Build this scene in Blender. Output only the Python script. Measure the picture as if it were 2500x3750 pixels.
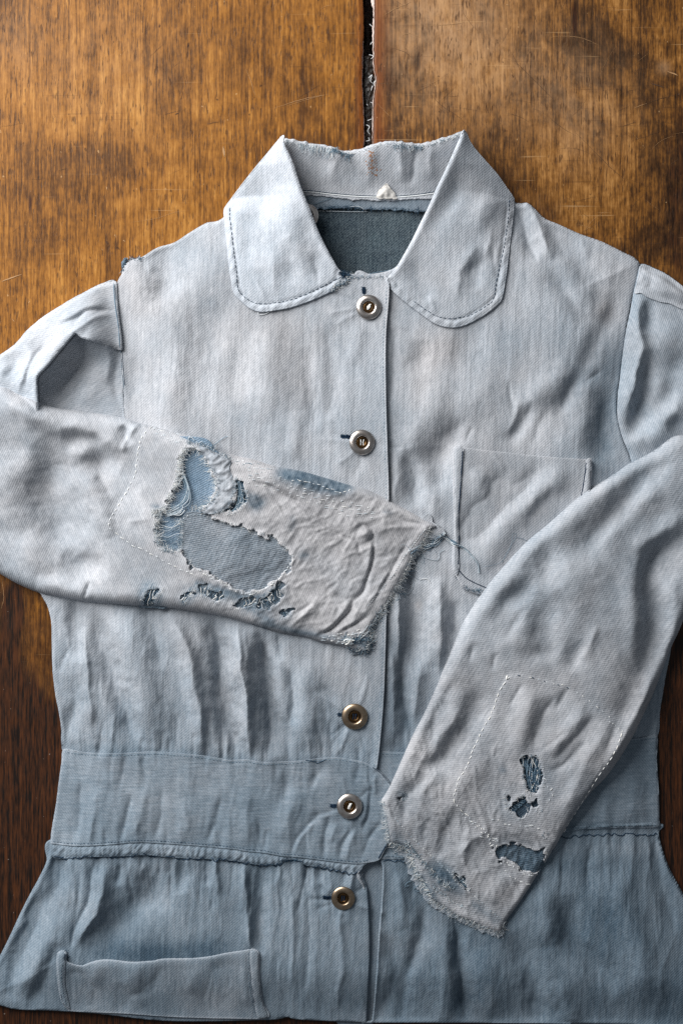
import bpy, math, random
import numpy as np
from mathutils import Vector

# ------------------------------------------------------------------ set-up
for o in list(bpy.data.objects): bpy.data.objects.remove(o)
SC = bpy.context.scene
COL = SC.collection
S = 0.0002                       # metres per unit: all lengths below are in fifths of a millimetre
CX, CY = 1250.0, 1875.0          # plan centre of the photograph
CAMH = 6500.0                    # camera height (units) = 1.30 m

cam = bpy.data.objects.new('camera', bpy.data.cameras.new('camera'))
COL.objects.link(cam); SC.camera = cam
cam.location = (0, 0, CAMH * S)
cam.rotation_euler = (0, 0, 0)
cam.data.sensor_fit = 'VERTICAL'; cam.data.sensor_height = 36
cam.data.lens = 36 * CAMH / 3750.0
cam.data.clip_start = 0.05; cam.data.clip_end = 50

world = bpy.data.worlds.new('World'); SC.world = world; world.use_nodes = True
wb = world.node_tree.nodes['Background']
wb.inputs[0].default_value = (0.86, 0.92, 1.0, 1); wb.inputs[1].default_value = 0.16

def area(name, loc, target, w, h, power, color):
    d = bpy.data.lights.new(name, 'AREA'); d.shape = 'RECTANGLE'; d.size = w; d.size_y = h
    d.energy = power; d.color = color
    o = bpy.data.objects.new(name, d); COL.objects.link(o); o.location = loc
    o.rotation_euler = (Vector(target) - Vector(loc)).to_track_quat('-Z', 'Y').to_euler()
    return o
area('window_light', (-0.98, 0.88, 0.76), (0.02, 0.06, 0), 1.15, 1.15, 55, (1.0, 0.99, 0.975))

SC.view_settings.view_transform = 'Standard'; SC.view_settings.look = 'None'
SC.view_settings.exposure = 0.0; SC.view_settings.gamma = 1.0
SC.cycles.use_denoising = False
SC.cycles.max_bounces = 4
SC.cycles.caustics_reflective = False; SC.cycles.caustics_refractive = False

# ------------------------------------------------------------------ small helpers
RNG = np.random.default_rng(7)
random.seed(7)

def tag(o, label=None, cat=None, kind=None, group=None):
    if label: o['label'] = label
    if cat: o['category'] = cat
    if kind: o['kind'] = kind
    if group: o['group'] = group
    return o

def K(x0, y0, w, pts, cw=1568):
    s = w / cw
    return [(x0 + s * a, y0 + s * b) for a, b in pts]
fA = lambda p: K(700, 440, 1300, p)
fB = lambda p: K(0, 900, 800, p)
fL = lambda p: K(0, 1380, 1000, p)
fM = lambda p: K(900, 1600, 1000, p)
fR = lambda p: K(1550, 1550, 950, p)
fC = lambda p: K(1300, 2400, 1200, p)
fG = lambda p: K(0, 2100, 1000, p)
fP = lambda p: K(0, 2850, 1000, p)
fW = lambda p: K(900, 2500, 700, p)
fQ = lambda p: K(900, 3000, 1600, p)
fS = lambda p: K(2000, 800, 500, p, 1307)
fH = lambda p: K(1400, 1000, 900, p)
fN = lambda p: K(800, 2200, 900, p)
fF = lambda p: K(0, 0, 2500, p)

def U(pts, z):                   # plan position of a traced point that lies at height z
    k = 1 - z / CAMH
    return [(CX + (x - CX) * k, CY + (y - CY) * k) for x, y in pts]

def resample(pts, step, closed=True, smooth=True):
    p = np.array(pts, float)
    n = len(p)
    out = []
    m = n if closed else n - 1
    for i in range(m):
        p1, p2 = p[i], p[(i + 1) % n]
        p0 = p[i - 1] if (closed or i > 0) else p1
        p3 = p[(i + 2) % n] if (closed or i + 2 < n) else p2
        L = np.hypot(*(p2 - p1)); k = max(1, int(round(L / step)))
        for j in range(k):
            t = j / k
            if smooth:
                q = 0.5 * (2 * p1 + (p2 - p0) * t + (2 * p0 - 5 * p1 + 4 * p2 - p3) * t * t + (3 * p1 - p0 - 3 * p2 + p3) * t ** 3)
            else:
                q = p1 + (p2 - p1) * t
            out.append(q)
    if not closed: out.append(p[-1])
    return np.array(out)

LATA = RNG.random((256, 256)) * 2 * math.pi
LGX, LGY = np.cos(LATA), np.sin(LATA)
def vnoise(x, y):                # gradient noise, 0..1
    xi = np.floor(x).astype(int); yi = np.floor(y).astype(int)
    fx = x - xi; fy = y - yi
    u = fx * fx * fx * (fx * (fx * 6 - 15) + 10); v = fy * fy * fy * (fy * (fy * 6 - 15) + 10)
    x0, x1, y0, y1 = xi & 255, (xi + 1) & 255, yi & 255, (yi + 1) & 255
    a = LGX[x0, y0] * fx + LGY[x0, y0] * fy; b = LGX[x1, y0] * (fx - 1) + LGY[x1, y0] * fy
    c = LGX[x0, y1] * fx + LGY[x0, y1] * (fy - 1); d = LGX[x1, y1] * (fx - 1) + LGY[x1, y1] * (fy - 1)
    return 0.5 + 0.72 * ((a * (1 - u) + b * u) * (1 - v) + (c * (1 - u) + d * u) * v)
def fbm(x, y, sx, sy=None, octv=4, seed=0, ang=0.0):
    sy = sy or sx
    c, s = math.cos(ang), math.sin(ang)
    u = (x * c + y * s) / sx + seed * 17.3; v = (-x * s + y * c) / sy + seed * 31.7
    t = 0; a = 1; n = 0
    for k in range(octv):
        t = t + a * (vnoise(u, v) * 2 - 1); n += a
        u = u * 2.03 + 5.1; v = v * 2.03 + 9.2; a *= 0.5
    return t / n                                          # about -1..1
def ridged(x, y, sx, sy=None, seed=0, ang=0.0, p=2.0, warp=0.0, wscale=120):
    if warp:
        x = x + warp * fbm(x, y, wscale, octv=2, seed=seed + 3); y = y + warp * fbm(x, y, wscale, octv=2, seed=seed + 5)
    n = fbm(x, y, sx, sy, 3, seed, ang)
    return np.clip(1 - np.abs(n) * 2.2, 0, 1) ** p
def sstep(a, b, x):
    t = np.clip((x - a) / (b - a), 0, 1)
    return t * t * (3 - 2 * t)

# ------------------------------------------------------------------ the plan grid: height of whatever lies on top so far
G = 5.0
X0, Y0, X1, Y1 = -450, 380, 2900, 3800
NX = int((X1 - X0) / G) + 1; NY = int((Y1 - Y0) / G) + 1
gx = X0 + G * np.arange(NX); gy = Y0 + G * np.arange(NY)
GX, GY = np.meshgrid(gx, gy)     # [row y, col x]
HACC = np.zeros_like(GX)

def blur(a, r, times=2):
    r = max(1, int(r))
    for _ in range(times):
        for ax in (0, 1):
            pad = [(0, 0), (0, 0)]; pad[ax] = (r + 1, r)
            b = np.cumsum(np.pad(a, pad, mode='edge'), axis=ax)
            n = a.shape[ax]
            a = (b[2*r+1:2*r+1+n] - b[:n]) / (2*r+1) if ax == 0 else (b[:, 2*r+1:2*r+1+n] - b[:, :n]) / (2*r+1)
    return a

def inside(poly, px, py):
    r = np.zeros(px.shape, bool)
    x1, y1 = poly[:, 0], poly[:, 1]; x2, y2 = np.roll(x1, -1), np.roll(y1, -1)
    for a, b, c, d in zip(x1, y1, x2, y2):
        if b == d: continue
        m = (b > py) != (d > py)
        r ^= m & (px < (c - a) * (py - b) / (d - b) + a)
    return r
def inside_grid(poly, wx, wy):   # scanline version for a regular window
    r = np.zeros((len(wy), len(wx)), bool)
    x1, y1 = poly[:, 0], poly[:, 1]; x2, y2 = np.roll(x1, -1), np.roll(y1, -1)
    for a, b, c, d in zip(x1, y1, x2, y2):
        if b == d: continue
        lo, hi = min(b, d), max(b, d)
        j0 = np.searchsorted(wy, lo, 'left'); j1 = np.searchsorted(wy, hi, 'left')
        for j in range(j0, j1):
            xc = a + (wy[j] - b) * (c - a) / (d - b)
            r[j, :np.searchsorted(wx, xc, 'left')] ^= True
    return r
def near(polys, wx, wy, R=170.0, closed=True):
    """distance (capped at R) and nearest point of the polylines, for a regular window"""
    D = np.full((len(wy), len(wx)), R * 1.0); NPX = np.zeros_like(D); NPY = np.zeros_like(D)
    for poly in polys:
        n = len(poly)
        for i in range(n if closed else n - 1):
            a = poly[i]; b = poly[(i + 1) % n]
            i0 = np.searchsorted(wx, min(a[0], b[0]) - R); i1 = np.searchsorted(wx, max(a[0], b[0]) + R)
            j0 = np.searchsorted(wy, min(a[1], b[1]) - R); j1 = np.searchsorted(wy, max(a[1], b[1]) + R)
            if i1 <= i0 or j1 <= j0: continue
            xx = wx[None, i0:i1]; yy = wy[j0:j1, None]
            ab = b - a; L2 = ab @ ab + 1e-9
            t = np.clip(((xx - a[0]) * ab[0] + (yy - a[1]) * ab[1]) / L2, 0, 1)
            qx = a[0] + t * ab[0]; qy = a[1] + t * ab[1]
            d = np.hypot(xx - qx, yy - qy)
            W = D[j0:j1, i0:i1]; m = d < W
            W[m] = d[m]; NPX[j0:j1, i0:i1][m] = qx[m]; NPY[j0:j1, i0:i1][m] = qy[m]
    return D, NPX, NPY

WARPX = 13 * fbm(GX, GY, 95, 120, 2, 301) + 6 * fbm(GX, GY, 34, 40, 2, 302); WARPY = 10 * fbm(GX, GY, 110, 95, 2, 303)
def strokes(PX, PY, lst):
    """sum of folds: each (points, half width, height[, lean]); lean > 0 steepens the right flank"""
    Z = np.zeros_like(PX)
    for st in lst:
        pts, w, a = st[:3]; a = a * (1.0 + 1.5 * min(1, max(0, (w - 10) / 22.0))); w = w * 1.12; lean = st[3] if len(st) > 3 else 0.0
        q_ = np.array(pts, float); ex = 0.9 * w
        q_[0] += (q_[0] - q_[1]) / (np.hypot(*(q_[0] - q_[1])) + 1e-6) * ex; q_[-1] += (q_[-1] - q_[-2]) / (np.hypot(*(q_[-1] - q_[-2])) + 1e-6) * ex
        p = resample(q_, max(14.0, w * 0.6), closed=False)
        R = 3.0 * w
        bx = (p[:, 0].min() - R, p[:, 0].max() + R); by = (p[:, 1].min() - R, p[:, 1].max() + R)
        if PX.ndim == 2:
            i0 = np.searchsorted(PX[PX.shape[0] // 2], bx[0] - G * 2); i1 = np.searchsorted(PX[PX.shape[0] // 2], bx[1] + G * 2)
            j0 = np.searchsorted(PY[:, PX.shape[1] // 2], by[0] - G * 2); j1 = np.searchsorted(PY[:, PX.shape[1] // 2], by[1] + G * 2)
            if i1 <= i0 or j1 <= j0: continue
            sl = (slice(j0, j1), slice(i0, i1))
        else: sl = slice(None)
        k_ = min(1.0, w / 26.0)
        x = PX[sl] + WARPX[sl] * k_; y = PY[sl] + WARPY[sl] * k_
        D = np.full(x.shape, 1e9); T = np.zeros(x.shape); SG = np.zeros(x.shape)
        n = len(p)
        for i in range(n - 1):
            A = p[i]; B = p[i + 1]; ab = B - A; L2 = ab @ ab + 1e-9
            t = np.clip(((x - A[0]) * ab[0] + (y - A[1]) * ab[1]) / L2, 0, 1)
            dx = x - A[0] - t * ab[0]; dy = y - A[1] - t * ab[1]
            d = np.hypot(dx, dy); m = d < D
            D[m] = d[m]; T[m] = ((i + t) / (n - 1))[m]
            if lean: SG[m] = np.sign(dx * -ab[1] + dy * ab[0])[m] * (1 if ab[1] <= 0 else 1)
        ww = w
        if lean: ww = w * (1 + lean * SG)
        Le = np.hypot(*np.diff(p, axis=0).T).sum(); e_ = min(0.5, 0.18 + 1.3 * w / Le)
        taper = sstep(0, e_, T) * sstep(0, e_, 1 - T)
        m_ = float(sstep(16, 32, w)); prof = np.exp(-(np.sqrt((D / ww) ** 2 + 0.05) - 0.2236) * 1.55) * sstep(3.0, 1.6, D / ww)
        prof = prof * (1 - m_) + m_ * np.exp(-(D / (ww * 1.1)) ** 2)
        Z[sl] += a * taper * prof * 0.95
    return Z

# ------------------------------------------------------------------ meshes
def mesh_object(name, verts, faces, mat, parent=None, smooth=True, attrs=None):
    me = bpy.data.meshes.new(name)
    verts = np.asarray(verts, float)
    W = np.empty_like(verts)
    W[:, 0] = (verts[:, 0] - CX) * S; W[:, 1] = (CY - verts[:, 1]) * S; W[:, 2] = verts[:, 2] * S
    me.vertices.add(len(W)); me.vertices.foreach_set('co', W.ravel())
    if isinstance(faces, np.ndarray):
        n, k = faces.shape
        # plan y points down, world y up: reverse the winding
        me.loops.add(n * k); me.loops.foreach_set('vertex_index', faces[:, ::-1].astype(np.int32).ravel())
        me.polygons.add(n); me.polygons.foreach_set('loop_start', (np.arange(n) * k).astype(np.int32))
        me.update(calc_edges=True)
    else:
        me.vertices.foreach_get('co', W.ravel())
        me.clear_geometry()
        me.from_pydata(W.tolist(), [], [tuple(reversed(f)) for f in faces])
    me.polygons.foreach_set('use_smooth', np.full(len(me.polygons), smooth))
    for k, v in (attrs or {}).items():
        v = np.asarray(v, float)
        if v.ndim == 1:
            at = me.attributes.new(k, 'FLOAT', 'POINT'); at.data.foreach_set('value', v)
        else:
            at = me.attributes.new(k, 'FLOAT_VECTOR', 'POINT'); at.data.foreach_set('vector', v.ravel())
    if mat: me.materials.append(mat)
    me.validate()
    o = bpy.data.objects.new(name, me); COL.objects.link(o)
    if parent: o.parent = parent
    return o

THIN = [(1.2, -1.2), (1.4, -3.0), (-1.0, -5.0)]
SOFT = [(3, -3), (4.5, -8), (3.5, -14), (-2, -20)]
TUBE = [(4, -6), (6, -14), (5, -24), (-2, -34)]

def panel(name, pts, zf, mat, parent, fade, warm, grain=0.0, holes=(), rim=THIN, crisp=None, fray=0.0, step=6.0, stack=True, lift=2.5, write=True, smooth=True):
    """a piece of cloth cut along pts: zf(PX, PY, d, H) gives its height; fade/warm give the dye; returns object"""
    poly = resample(pts, step, smooth=smooth)
    hp = [resample(h, step) for h in holes]
    if fray:
        def rough(p, k):
            n = np.roll(p, -1, 0) - np.roll(p, 1, 0); n = n / (np.hypot(n[:, 0], n[:, 1])[:, None] + 1e-6)
            j = RNG.normal(0, 1, len(p)); j = 0.6 * j + 0.4 * np.roll(j, 1)
            return p + np.stack([-n[:, 1], n[:, 0]], 1) * j[:, None] * k
        poly = rough(poly, fray); hp = [rough(h, max(fray, 3.0)) for h in hp]
    elif hp:
        def ragged(h):
            a = RNG.normal(0, 1, h.shape); c = a * 1.3
            for r_, k_ in ((3, 4.0), (7, 5.0)):
                s_ = sum(np.roll(RNG.normal(0, 1, h.shape), q, 0) for q in range(1)); w_ = np.ones(r_) / math.sqrt(r_)
                s_ = np.stack([np.convolve(np.concatenate([s_[-r_:, e], s_[:, e], s_[:r_, e]]), w_, 'same')[r_:-r_] for e in (0, 1)], 1); c = c + s_ * k_ * 1.05
            return h + c
        hp = [ragged(h) for h in hp]
    i0 = max(0, np.searchsorted(gx, poly[:, 0].min()) - 2); i1 = min(NX, np.searchsorted(gx, poly[:, 0].max()) + 2)
    j0 = max(0, np.searchsorted(gy, poly[:, 1].min()) - 2); j1 = min(NY, np.searchsorted(gy, poly[:, 1].max()) + 2)
    wx, wy = gx[i0:i1], gy[j0:j1]; sl = (slice(j0, j1), slice(i0, i1))
    ins = inside_grid(poly, wx, wy)
    for h in hp: ins &= ~inside_grid(h, wx, wy)
    D, QX, QY = near([poly] + hp, wx, wy)
    nb = np.zeros_like(ins)
    for dy in (-1, 0, 1):
        for dx in (-1, 0, 1):
            nb |= np.roll(np.roll(ins, dy, 0), dx, 1)
    snap = nb & ~ins
    PX, PY = np.meshgrid(wx, wy)
    PX = np.where(snap, QX, PX); PY = np.where(snap, QY, PY)
    d = np.where(snap, 0, D)
    H = HACC[sl]
    Z = zf(PX, PY, d, H)
    if stack: Z = np.maximum(Z, H + lift)
    Z = np.maximum(Z, 2.0)
    use = ins | snap
    c = use[:-1, :-1] & use[:-1, 1:] & use[1:, :-1] & use[1:, 1:]
    c &= ins[:-1, :-1] | ins[:-1, 1:] | ins[1:, :-1] | ins[1:, 1:]
    jj, ii = np.nonzero(c)
    w = len(wx)
    q = np.stack([jj * w + ii, jj * w + ii + 1, (jj + 1) * w + ii + 1, (jj + 1) * w + ii], 1)
    ids = np.unique(q); remap = np.full(w * len(wy), -1); remap[ids] = np.arange(len(ids))
    q = remap[q]
    V = np.stack([PX.ravel()[ids], PY.ravel()[ids], Z.ravel()[ids]], 1)
    fa = fade(PX, PY, d) if callable(fade) else np.full(PX.shape, fade)
    wa = warm(PX, PY, d) if callable(warm) else np.full(PX.shape, warm)
    fa = np.asarray(fa).ravel()[ids]; wa = np.asarray(wa).ravel()[ids]
    # rim
    e = np.concatenate([q[:, [0, 1]], q[:, [1, 2]], q[:, [2, 3]], q[:, [3, 0]]])
    key = np.sort(e, 1); key = key[:, 0] * (len(V) + 1) + key[:, 1]
    u, inv, cnt = np.unique(key, return_inverse=True, return_counts=True)
    be = e[cnt[inv] == 1]
    bn = np.zeros((len(V), 2))
    ed = V[be[:, 1], :2] - V[be[:, 0], :2]
    nn = np.stack([ed[:, 1], -ed[:, 0]], 1)
    np.add.at(bn, be[:, 0], nn); np.add.at(bn, be[:, 1], nn)
    bv = np.unique(be); L = np.hypot(bn[bv, 0], bn[bv, 1])[:, None] + 1e-6; nrm = bn[bv] / L
    ringidx = np.full(len(V), -1); ringidx[bv] = np.arange(len(bv))
    Vs = [V]; Fs = [q]; fas = [fa]; was = [wa]
    prev = bv.copy(); base = len(V)
    if crisp is None: crisp = rim is not SOFT and rim is not TUBE
    for off, dz in ([(0.0, 0.0)] if crisp else []) + list(rim):
        r = np.concatenate([V[bv, :2] + nrm * off, (V[bv, 2] + dz)[:, None]], 1)
        r[:, 2] = np.maximum(r[:, 2], 0.6)
        Vs.append(r); cur = base + np.arange(len(bv)); base += len(bv)
        a, b = ringidx[be[:, 0]], ringidx[be[:, 1]]
        if not (crisp and off == 0.0 and dz == 0.0): Fs.append(np.stack([prev[b], prev[a], cur[a], cur[b]], 1))
        fas.append(fa[bv]); was.append(wa[bv]); prev = cur
    V = np.concatenate(Vs); F = np.concatenate(Fs)
    cg, sg = math.cos(grain), math.sin(grain)
    gr = np.stack([V[:, 0] * cg + V[:, 1] * sg, -V[:, 0] * sg + V[:, 1] * cg, V[:, 2] * 0], 1)
    if write:
        HH = HACC[sl]; HH[ins] = np.maximum(HH[ins], Z[ins])
    return mesh_object(name, V, F, mat, parent, attrs={'fade': np.concatenate(fas), 'warm': np.concatenate(was), 'grain': gr})

def hat(x, y):                   # height of the top layer at plan points
    x = np.asarray(x, float); y = np.asarray(y, float)
    u = np.clip((x - X0) / G, 0, NX - 1.001); v = np.clip((y - Y0) / G, 0, NY - 1.001)
    i = u.astype(int); j = v.astype(int); fx = u - i; fy = v - j
    return (HACC[j, i] * (1 - fx) + HACC[j, i + 1] * fx) * (1 - fy) + (HACC[j + 1, i] * (1 - fx) + HACC[j + 1, i + 1] * fx) * fy

class Yarn:
    """collects thin threads and joins them to one mesh"""
    def __init__(s): s.V = []; s.F = []; s.T = []; s.n = 0
    def add(s, p, r, tint, sides=4):
        p = np.asarray(p, float); n = len(p)
        t = np.gradient(p, axis=0); t /= np.linalg.norm(t, axis=1)[:, None] + 1e-9
        up = np.array([0, 0, 1.0]); a = np.cross(t, up); la = np.linalg.norm(a, axis=1)[:, None]
        a = np.where(la < 0.1, np.array([1.0, 0, 0]), a / (la + 1e-9)); b = np.cross(t, a)
        rr = np.broadcast_to(r, (n,)) if np.ndim(r) == 0 else np.asarray(r)
        for k in range(sides):
            th = 2 * math.pi * k / sides
            s.V.append(p + (a * math.cos(th) + b * math.sin(th)) * rr[:, None])
        base = s.n
        idx = base + np.arange(sides * n).reshape(sides, n)
        for k in range(sides):
            k2 = (k + 1) % sides
            s.F.append(np.stack([idx[k, :-1], idx[k2, :-1], idx[k2, 1:], idx[k, 1:]], 1))
        s.F.append(np.array([[idx[0, 0], idx[1, 0], idx[2, 0], idx[-1, 0]], [idx[-1, -1], idx[2, -1], idx[1, -1], idx[0, -1]]]))
        s.T.append(np.full(sides * n, tint)); s.n += sides * n
    def build(s, name, mat, parent):
        if not s.V: return None
        o = mesh_object(name, np.concatenate(s.V), np.concatenate(s.F), mat, parent, attrs={'tint': np.concatenate(s.T)})
        return tag(o, kind='stuff')

def fringe(y, pts, n, ln, spread=0.6, side=1, r=0.9, tint=(0.3, 0.9), closed=False, curl=0.5, dz=3, inset=4, jit=3, droop=0.3):
    """loose yarn ends standing out of an edge (side = +1 to the left of the walking direction on the plan)"""
    p = resample(pts, 5, closed=closed)
    for _ in range(n):
        i = random.randrange(len(p) - 1); a = p[i]; t = p[i + 1] - a; t = t / (np.hypot(*t) + 1e-6)
        nrm = np.array([t[1], -t[0]]) * side
        L = ln * (0.35 + 0.9 * random.random() ** 1.6)
        ang = random.gauss(0, spread); c, sn = math.cos(ang), math.sin(ang)
        dr = np.array([nrm[0] * c - nrm[1] * sn, nrm[0] * sn + nrm[1] * c])
        pos = a - nrm * inset + np.array([random.gauss(0, jit), random.gauss(0, jit)])
        k = 7; st = L / (k - 1); q = []; bend = random.gauss(0, curl)
        z = float(hat(*pos)) + dz
        for j in range(k):
            g = float(hat(*pos))
            z = max(g + 1.2, z - droop * st * (0.2 if g > z - 6 else 1.0)) if j else z
            q.append((pos[0], pos[1], z + random.gauss(0, 0.6)))
            c, sn = math.cos(bend * 0.5), math.sin(bend * 0.5)
            dr = np.array([dr[0] * c - dr[1] * sn, dr[0] * sn + dr[1] * c]); bend += random.gauss(0, curl * 0.6)
            pos = pos + dr * st
        rr = r * random.uniform(0.6, 1.25)
        y.add(q, np.linspace(rr, rr * 0.55, k), random.uniform(*tint), sides=4)

def run(y, pts, dash, gap, r, tint, dz=1.0, wob=1.0, closed=False, sm=True):
    """a line of stitches that dips in and out of the cloth"""
    p = resample(pts, 3, closed=closed, smooth=sm)
    sgm = np.hypot(*np.diff(p, axis=0).T); L = np.concatenate([[0], np.cumsum(sgm)])
    s0 = 0
    while s0 + dash < L[-1]:
        ds = dash * random.uniform(0.75, 1.25)
        ss = np.linspace(s0, s0 + ds, 5)
        x = np.interp(ss, L, p[:, 0]) + random.gauss(0, wob) * np.linspace(-1, 1, 5) + random.gauss(0, wob); yv = np.interp(ss, L, p[:, 1]) + random.gauss(0, wob)
        z = hat(x, yv) + dz + np.array([-1.6, 0.2, 0.6, 0.2, -1.6]) * r
        y.add(np.stack([x, yv, z], 1), r * random.uniform(0.85, 1.15), random.uniform(*tint))
        s0 += ds + gap * random.uniform(0.7, 1.3)

def cord(y, pts, r, tint, dz=1.0, sag=True, step=4, noise=0.0, zs=None):
    p = resample(pts, step, closed=False)
    if noise: p = p + np.cumsum(RNG.normal(0, noise, p.shape), 0) * 0.4
    z = hat(p[:, 0], p[:, 1]) + dz if zs is None else np.interp(np.linspace(0, 1, len(p)), np.linspace(0, 1, len(zs)), zs)
    if sag and zs is None and len(z) > 5: z = np.maximum(np.convolve(np.pad(z, 2, mode='edge'), np.ones(5) / 5, 'valid'), z - 1)
    y.add(np.stack([p[:, 0], p[:, 1], z], 1), r, tint)

# ------------------------------------------------------------------ materials
def new_mat(name):
    m = bpy.data.materials.new(name); m.use_nodes = True
    nt = m.node_tree; b = nt.nodes['Principled BSDF']
    return m, nt, b
def node(nt, t, **kw):
    n = nt.nodes.new(t)
    for k, v in kw.items():
        if k.startswith('i_'):
            key = k[2:]; n.inputs[int(key) if key.isdigit() else key].default_value = v
        else: setattr(n, k, v)
    return n
def math_n(nt, op, a, b=None, c=None, clamp=False):
    n = nt.nodes.new('ShaderNodeMath'); n.operation = op; n.use_clamp = clamp
    for i, v in enumerate((a, b, c)):
        if v is None: continue
        if isinstance(v, (int, float)): n.inputs[i].default_value = v
        else: nt.links.new(v, n.inputs[i])
    return n.outputs[0]
def mix_c(nt, f, a, b, mode='MIX'):
    n = nt.nodes.new('ShaderNodeMix'); n.data_type = 'RGBA'; n.blend_type = mode
    for s, v in ((n.inputs['Factor'], f), (n.inputs[6], a), (n.inputs[7], b)):
        if isinstance(v, (int, float)): s.default_value = v
        elif isinstance(v, tuple): s.default_value = (*v, 1) if len(v) == 3 else v
        else: nt.links.new(v, s)
    return n.outputs[2]
def ramp(nt, f, stops, interp='LINEAR'):
    n = nt.nodes.new('ShaderNodeValToRGB'); n.color_ramp.interpolation = interp
    els = n.color_ramp.elements
    while len(els) < len(stops): els.new(0.5)
    for e, (p, c) in zip(els, stops):
        e.position = p; e.color = (*c, 1) if len(c) == 3 else c
    nt.links.new(f, n.inputs[0]); return n.outputs[0]
def noise_n(nt, vec, scale, detail=4, rough=0.55, dist=0.0, sc=None, rot=0.0, off=(0, 0, 0)):
    if sc or rot or any(off):
        mp = node(nt, 'ShaderNodeMapping'); nt.links.new(vec, mp.inputs[0])
        if sc: mp.inputs['Scale'].default_value = sc
        mp.inputs['Rotation'].default_value = (0, 0, rot); mp.inputs['Location'].default_value = off
        vec = mp.outputs[0]
    n = node(nt, 'ShaderNodeTexNoise'); n.inputs['Scale'].default_value = scale; n.inputs['Detail'].default_value = detail
    n.inputs['Roughness'].default_value = rough; n.inputs['Distortion'].default_value = dist
    nt.links.new(vec, n.inputs['Vector']); return n.outputs[0]
def attr(nt, name, out='Fac'):
    n = node(nt, 'ShaderNodeAttribute', attribute_name=name); return n.outputs[out]

DYE = [(0.0, (0.010, 0.022, 0.042)), (0.25, (0.060, 0.096, 0.132)), (0.5, (0.176, 0.224, 0.270)), (0.75, (0.352, 0.393, 0.440)), (1.0, (0.60, 0.632, 0.685))]
def denim(name, twill=1.0, bump=0.35, speck=1.0, blue=(1, 1, 1)):
    m, nt, b = new_mat(name)
    vec = attr(nt, 'grain', 'Vector'); fade = attr(nt, 'fade'); warm = attr(nt, 'warm')
    wv = node(nt, 'ShaderNodeTexWave', wave_type='BANDS', bands_direction='DIAGONAL')
    mp = node(nt, 'ShaderNodeMapping'); mp.inputs['Scale'].default_value = (0.055, 0.066, 1); nt.links.new(vec, mp.inputs[0])
    nt.links.new(mp.outputs[0], wv.inputs['Vector']); wv.inputs['Scale'].default_value = 1.0
    wv.inputs['Distortion'].default_value = 1.1; wv.inputs['Detail'].default_value = 2; wv.inputs['Detail Scale'].default_value = 1.5
    streak = noise_n(nt, vec, 1.0, 3, 0.6, 0, (0.10, 0.006, 1))
    slub = noise_n(nt, vec, 1.0, 2, 0.6, 0, (0.13, 0.032, 1))
    salt = noise_n(nt, vec, 1.0, 2, 0.6, 0, (0.19, 0.16, 1))
    blotch = noise_n(nt, vec, 1.0, 4, 0.6, 0.3, (0.006, 0.004, 1))
    f = math_n(nt, 'MULTIPLY_ADD', math_n(nt, 'SUBTRACT', wv.outputs[1], 0.5), 0.09 * twill, fade)
    f = math_n(nt, 'MULTIPLY_ADD', math_n(nt, 'SUBTRACT', streak, 0.5), 0.19, f)
    f = math_n(nt, 'MULTIPLY_ADD', math_n(nt, 'SUBTRACT', slub, 0.5), 0.24, f)
    f = math_n(nt, 'MULTIPLY_ADD', math_n(nt, 'SUBTRACT', salt, 0.5), 0.30 * speck, f)
    f = math_n(nt, 'MULTIPLY_ADD', math_n(nt, 'SUBTRACT', blotch, 0.5), 0.34, f)
    c = ramp(nt, f, [(a_, tuple(v_ * k_ for v_, k_ in zip(c_, blue))) for a_, c_ in DYE])
    w2 = math_n(nt, 'MULTIPLY_ADD', math_n(nt, 'SUBTRACT', noise_n(nt, vec, 1.0, 3, 0.6, 0, (0.008, 0.005, 1), off=(3, 7, 0)), 0.5), 0.7, warm, True)
    grime = ramp(nt, f, [(0.0, (0.02, 0.024, 0.03)), (0.5, (0.206, 0.210, 0.225)), (1.0, (0.612, 0.604, 0.618))])
    c = mix_c(nt, w2, c, grime)
    nt.links.new(c, b.inputs['Base Color'])
    b.inputs['Roughness'].default_value = 0.92; b.inputs['Specular IOR Level'].default_value = 0.12
    b.inputs['Sheen Weight'].default_value = 0.04; b.inputs['Sheen Roughness'].default_value = 0.5
    hgt = math_n(nt, 'MULTIPLY_ADD', wv.outputs[1], 0.38 * twill, math_n(nt, 'ADD', math_n(nt, 'MULTIPLY', slub, 1.1), math_n(nt, 'MULTIPLY', salt, 0.9)))
    hgt = math_n(nt, 'MULTIPLY_ADD', streak, 1.1, hgt)
    bp = node(nt, 'ShaderNodeBump'); bp.inputs['Strength'].default_value = bump; bp.inputs['Distance'].default_value = 3.0 * S
    nt.links.new(hgt, bp.inputs['Height']); nt.links.new(bp.outputs[0], b.inputs['Normal'])
    return m
DENIM = denim('faded_denim')
PLAIN = denim('plain_weave_patch', 0.4, 0.3)
RAW = denim('unfaded_denim', 1.2, 0.5, 2.0)
NECK = denim('grey_green_inside', 1.2, 0.5, 2.2, (1.15, 1.08, 0.92))
BLUE = denim('blue_mending_cloth', 1.2, 0.5, 1.8, (0.86, 1.0, 1.12))

m, nt, b = new_mat('yarn'); tt = attr(nt, 'tint')
nt.links.new(ramp(nt, tt, [(0.0, (0.008, 0.018, 0.04)), (0.3, (0.045, 0.09, 0.14)), (0.6, (0.20, 0.28, 0.34)), (0.82, (0.66, 0.70, 0.73)), (1.0, (0.86, 0.84, 0.79))]), b.inputs['Base Color'])
b.inputs['Roughness'].default_value = 0.9; b.inputs['Specular IOR Level'].default_value = 0.1
YARN = m
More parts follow.
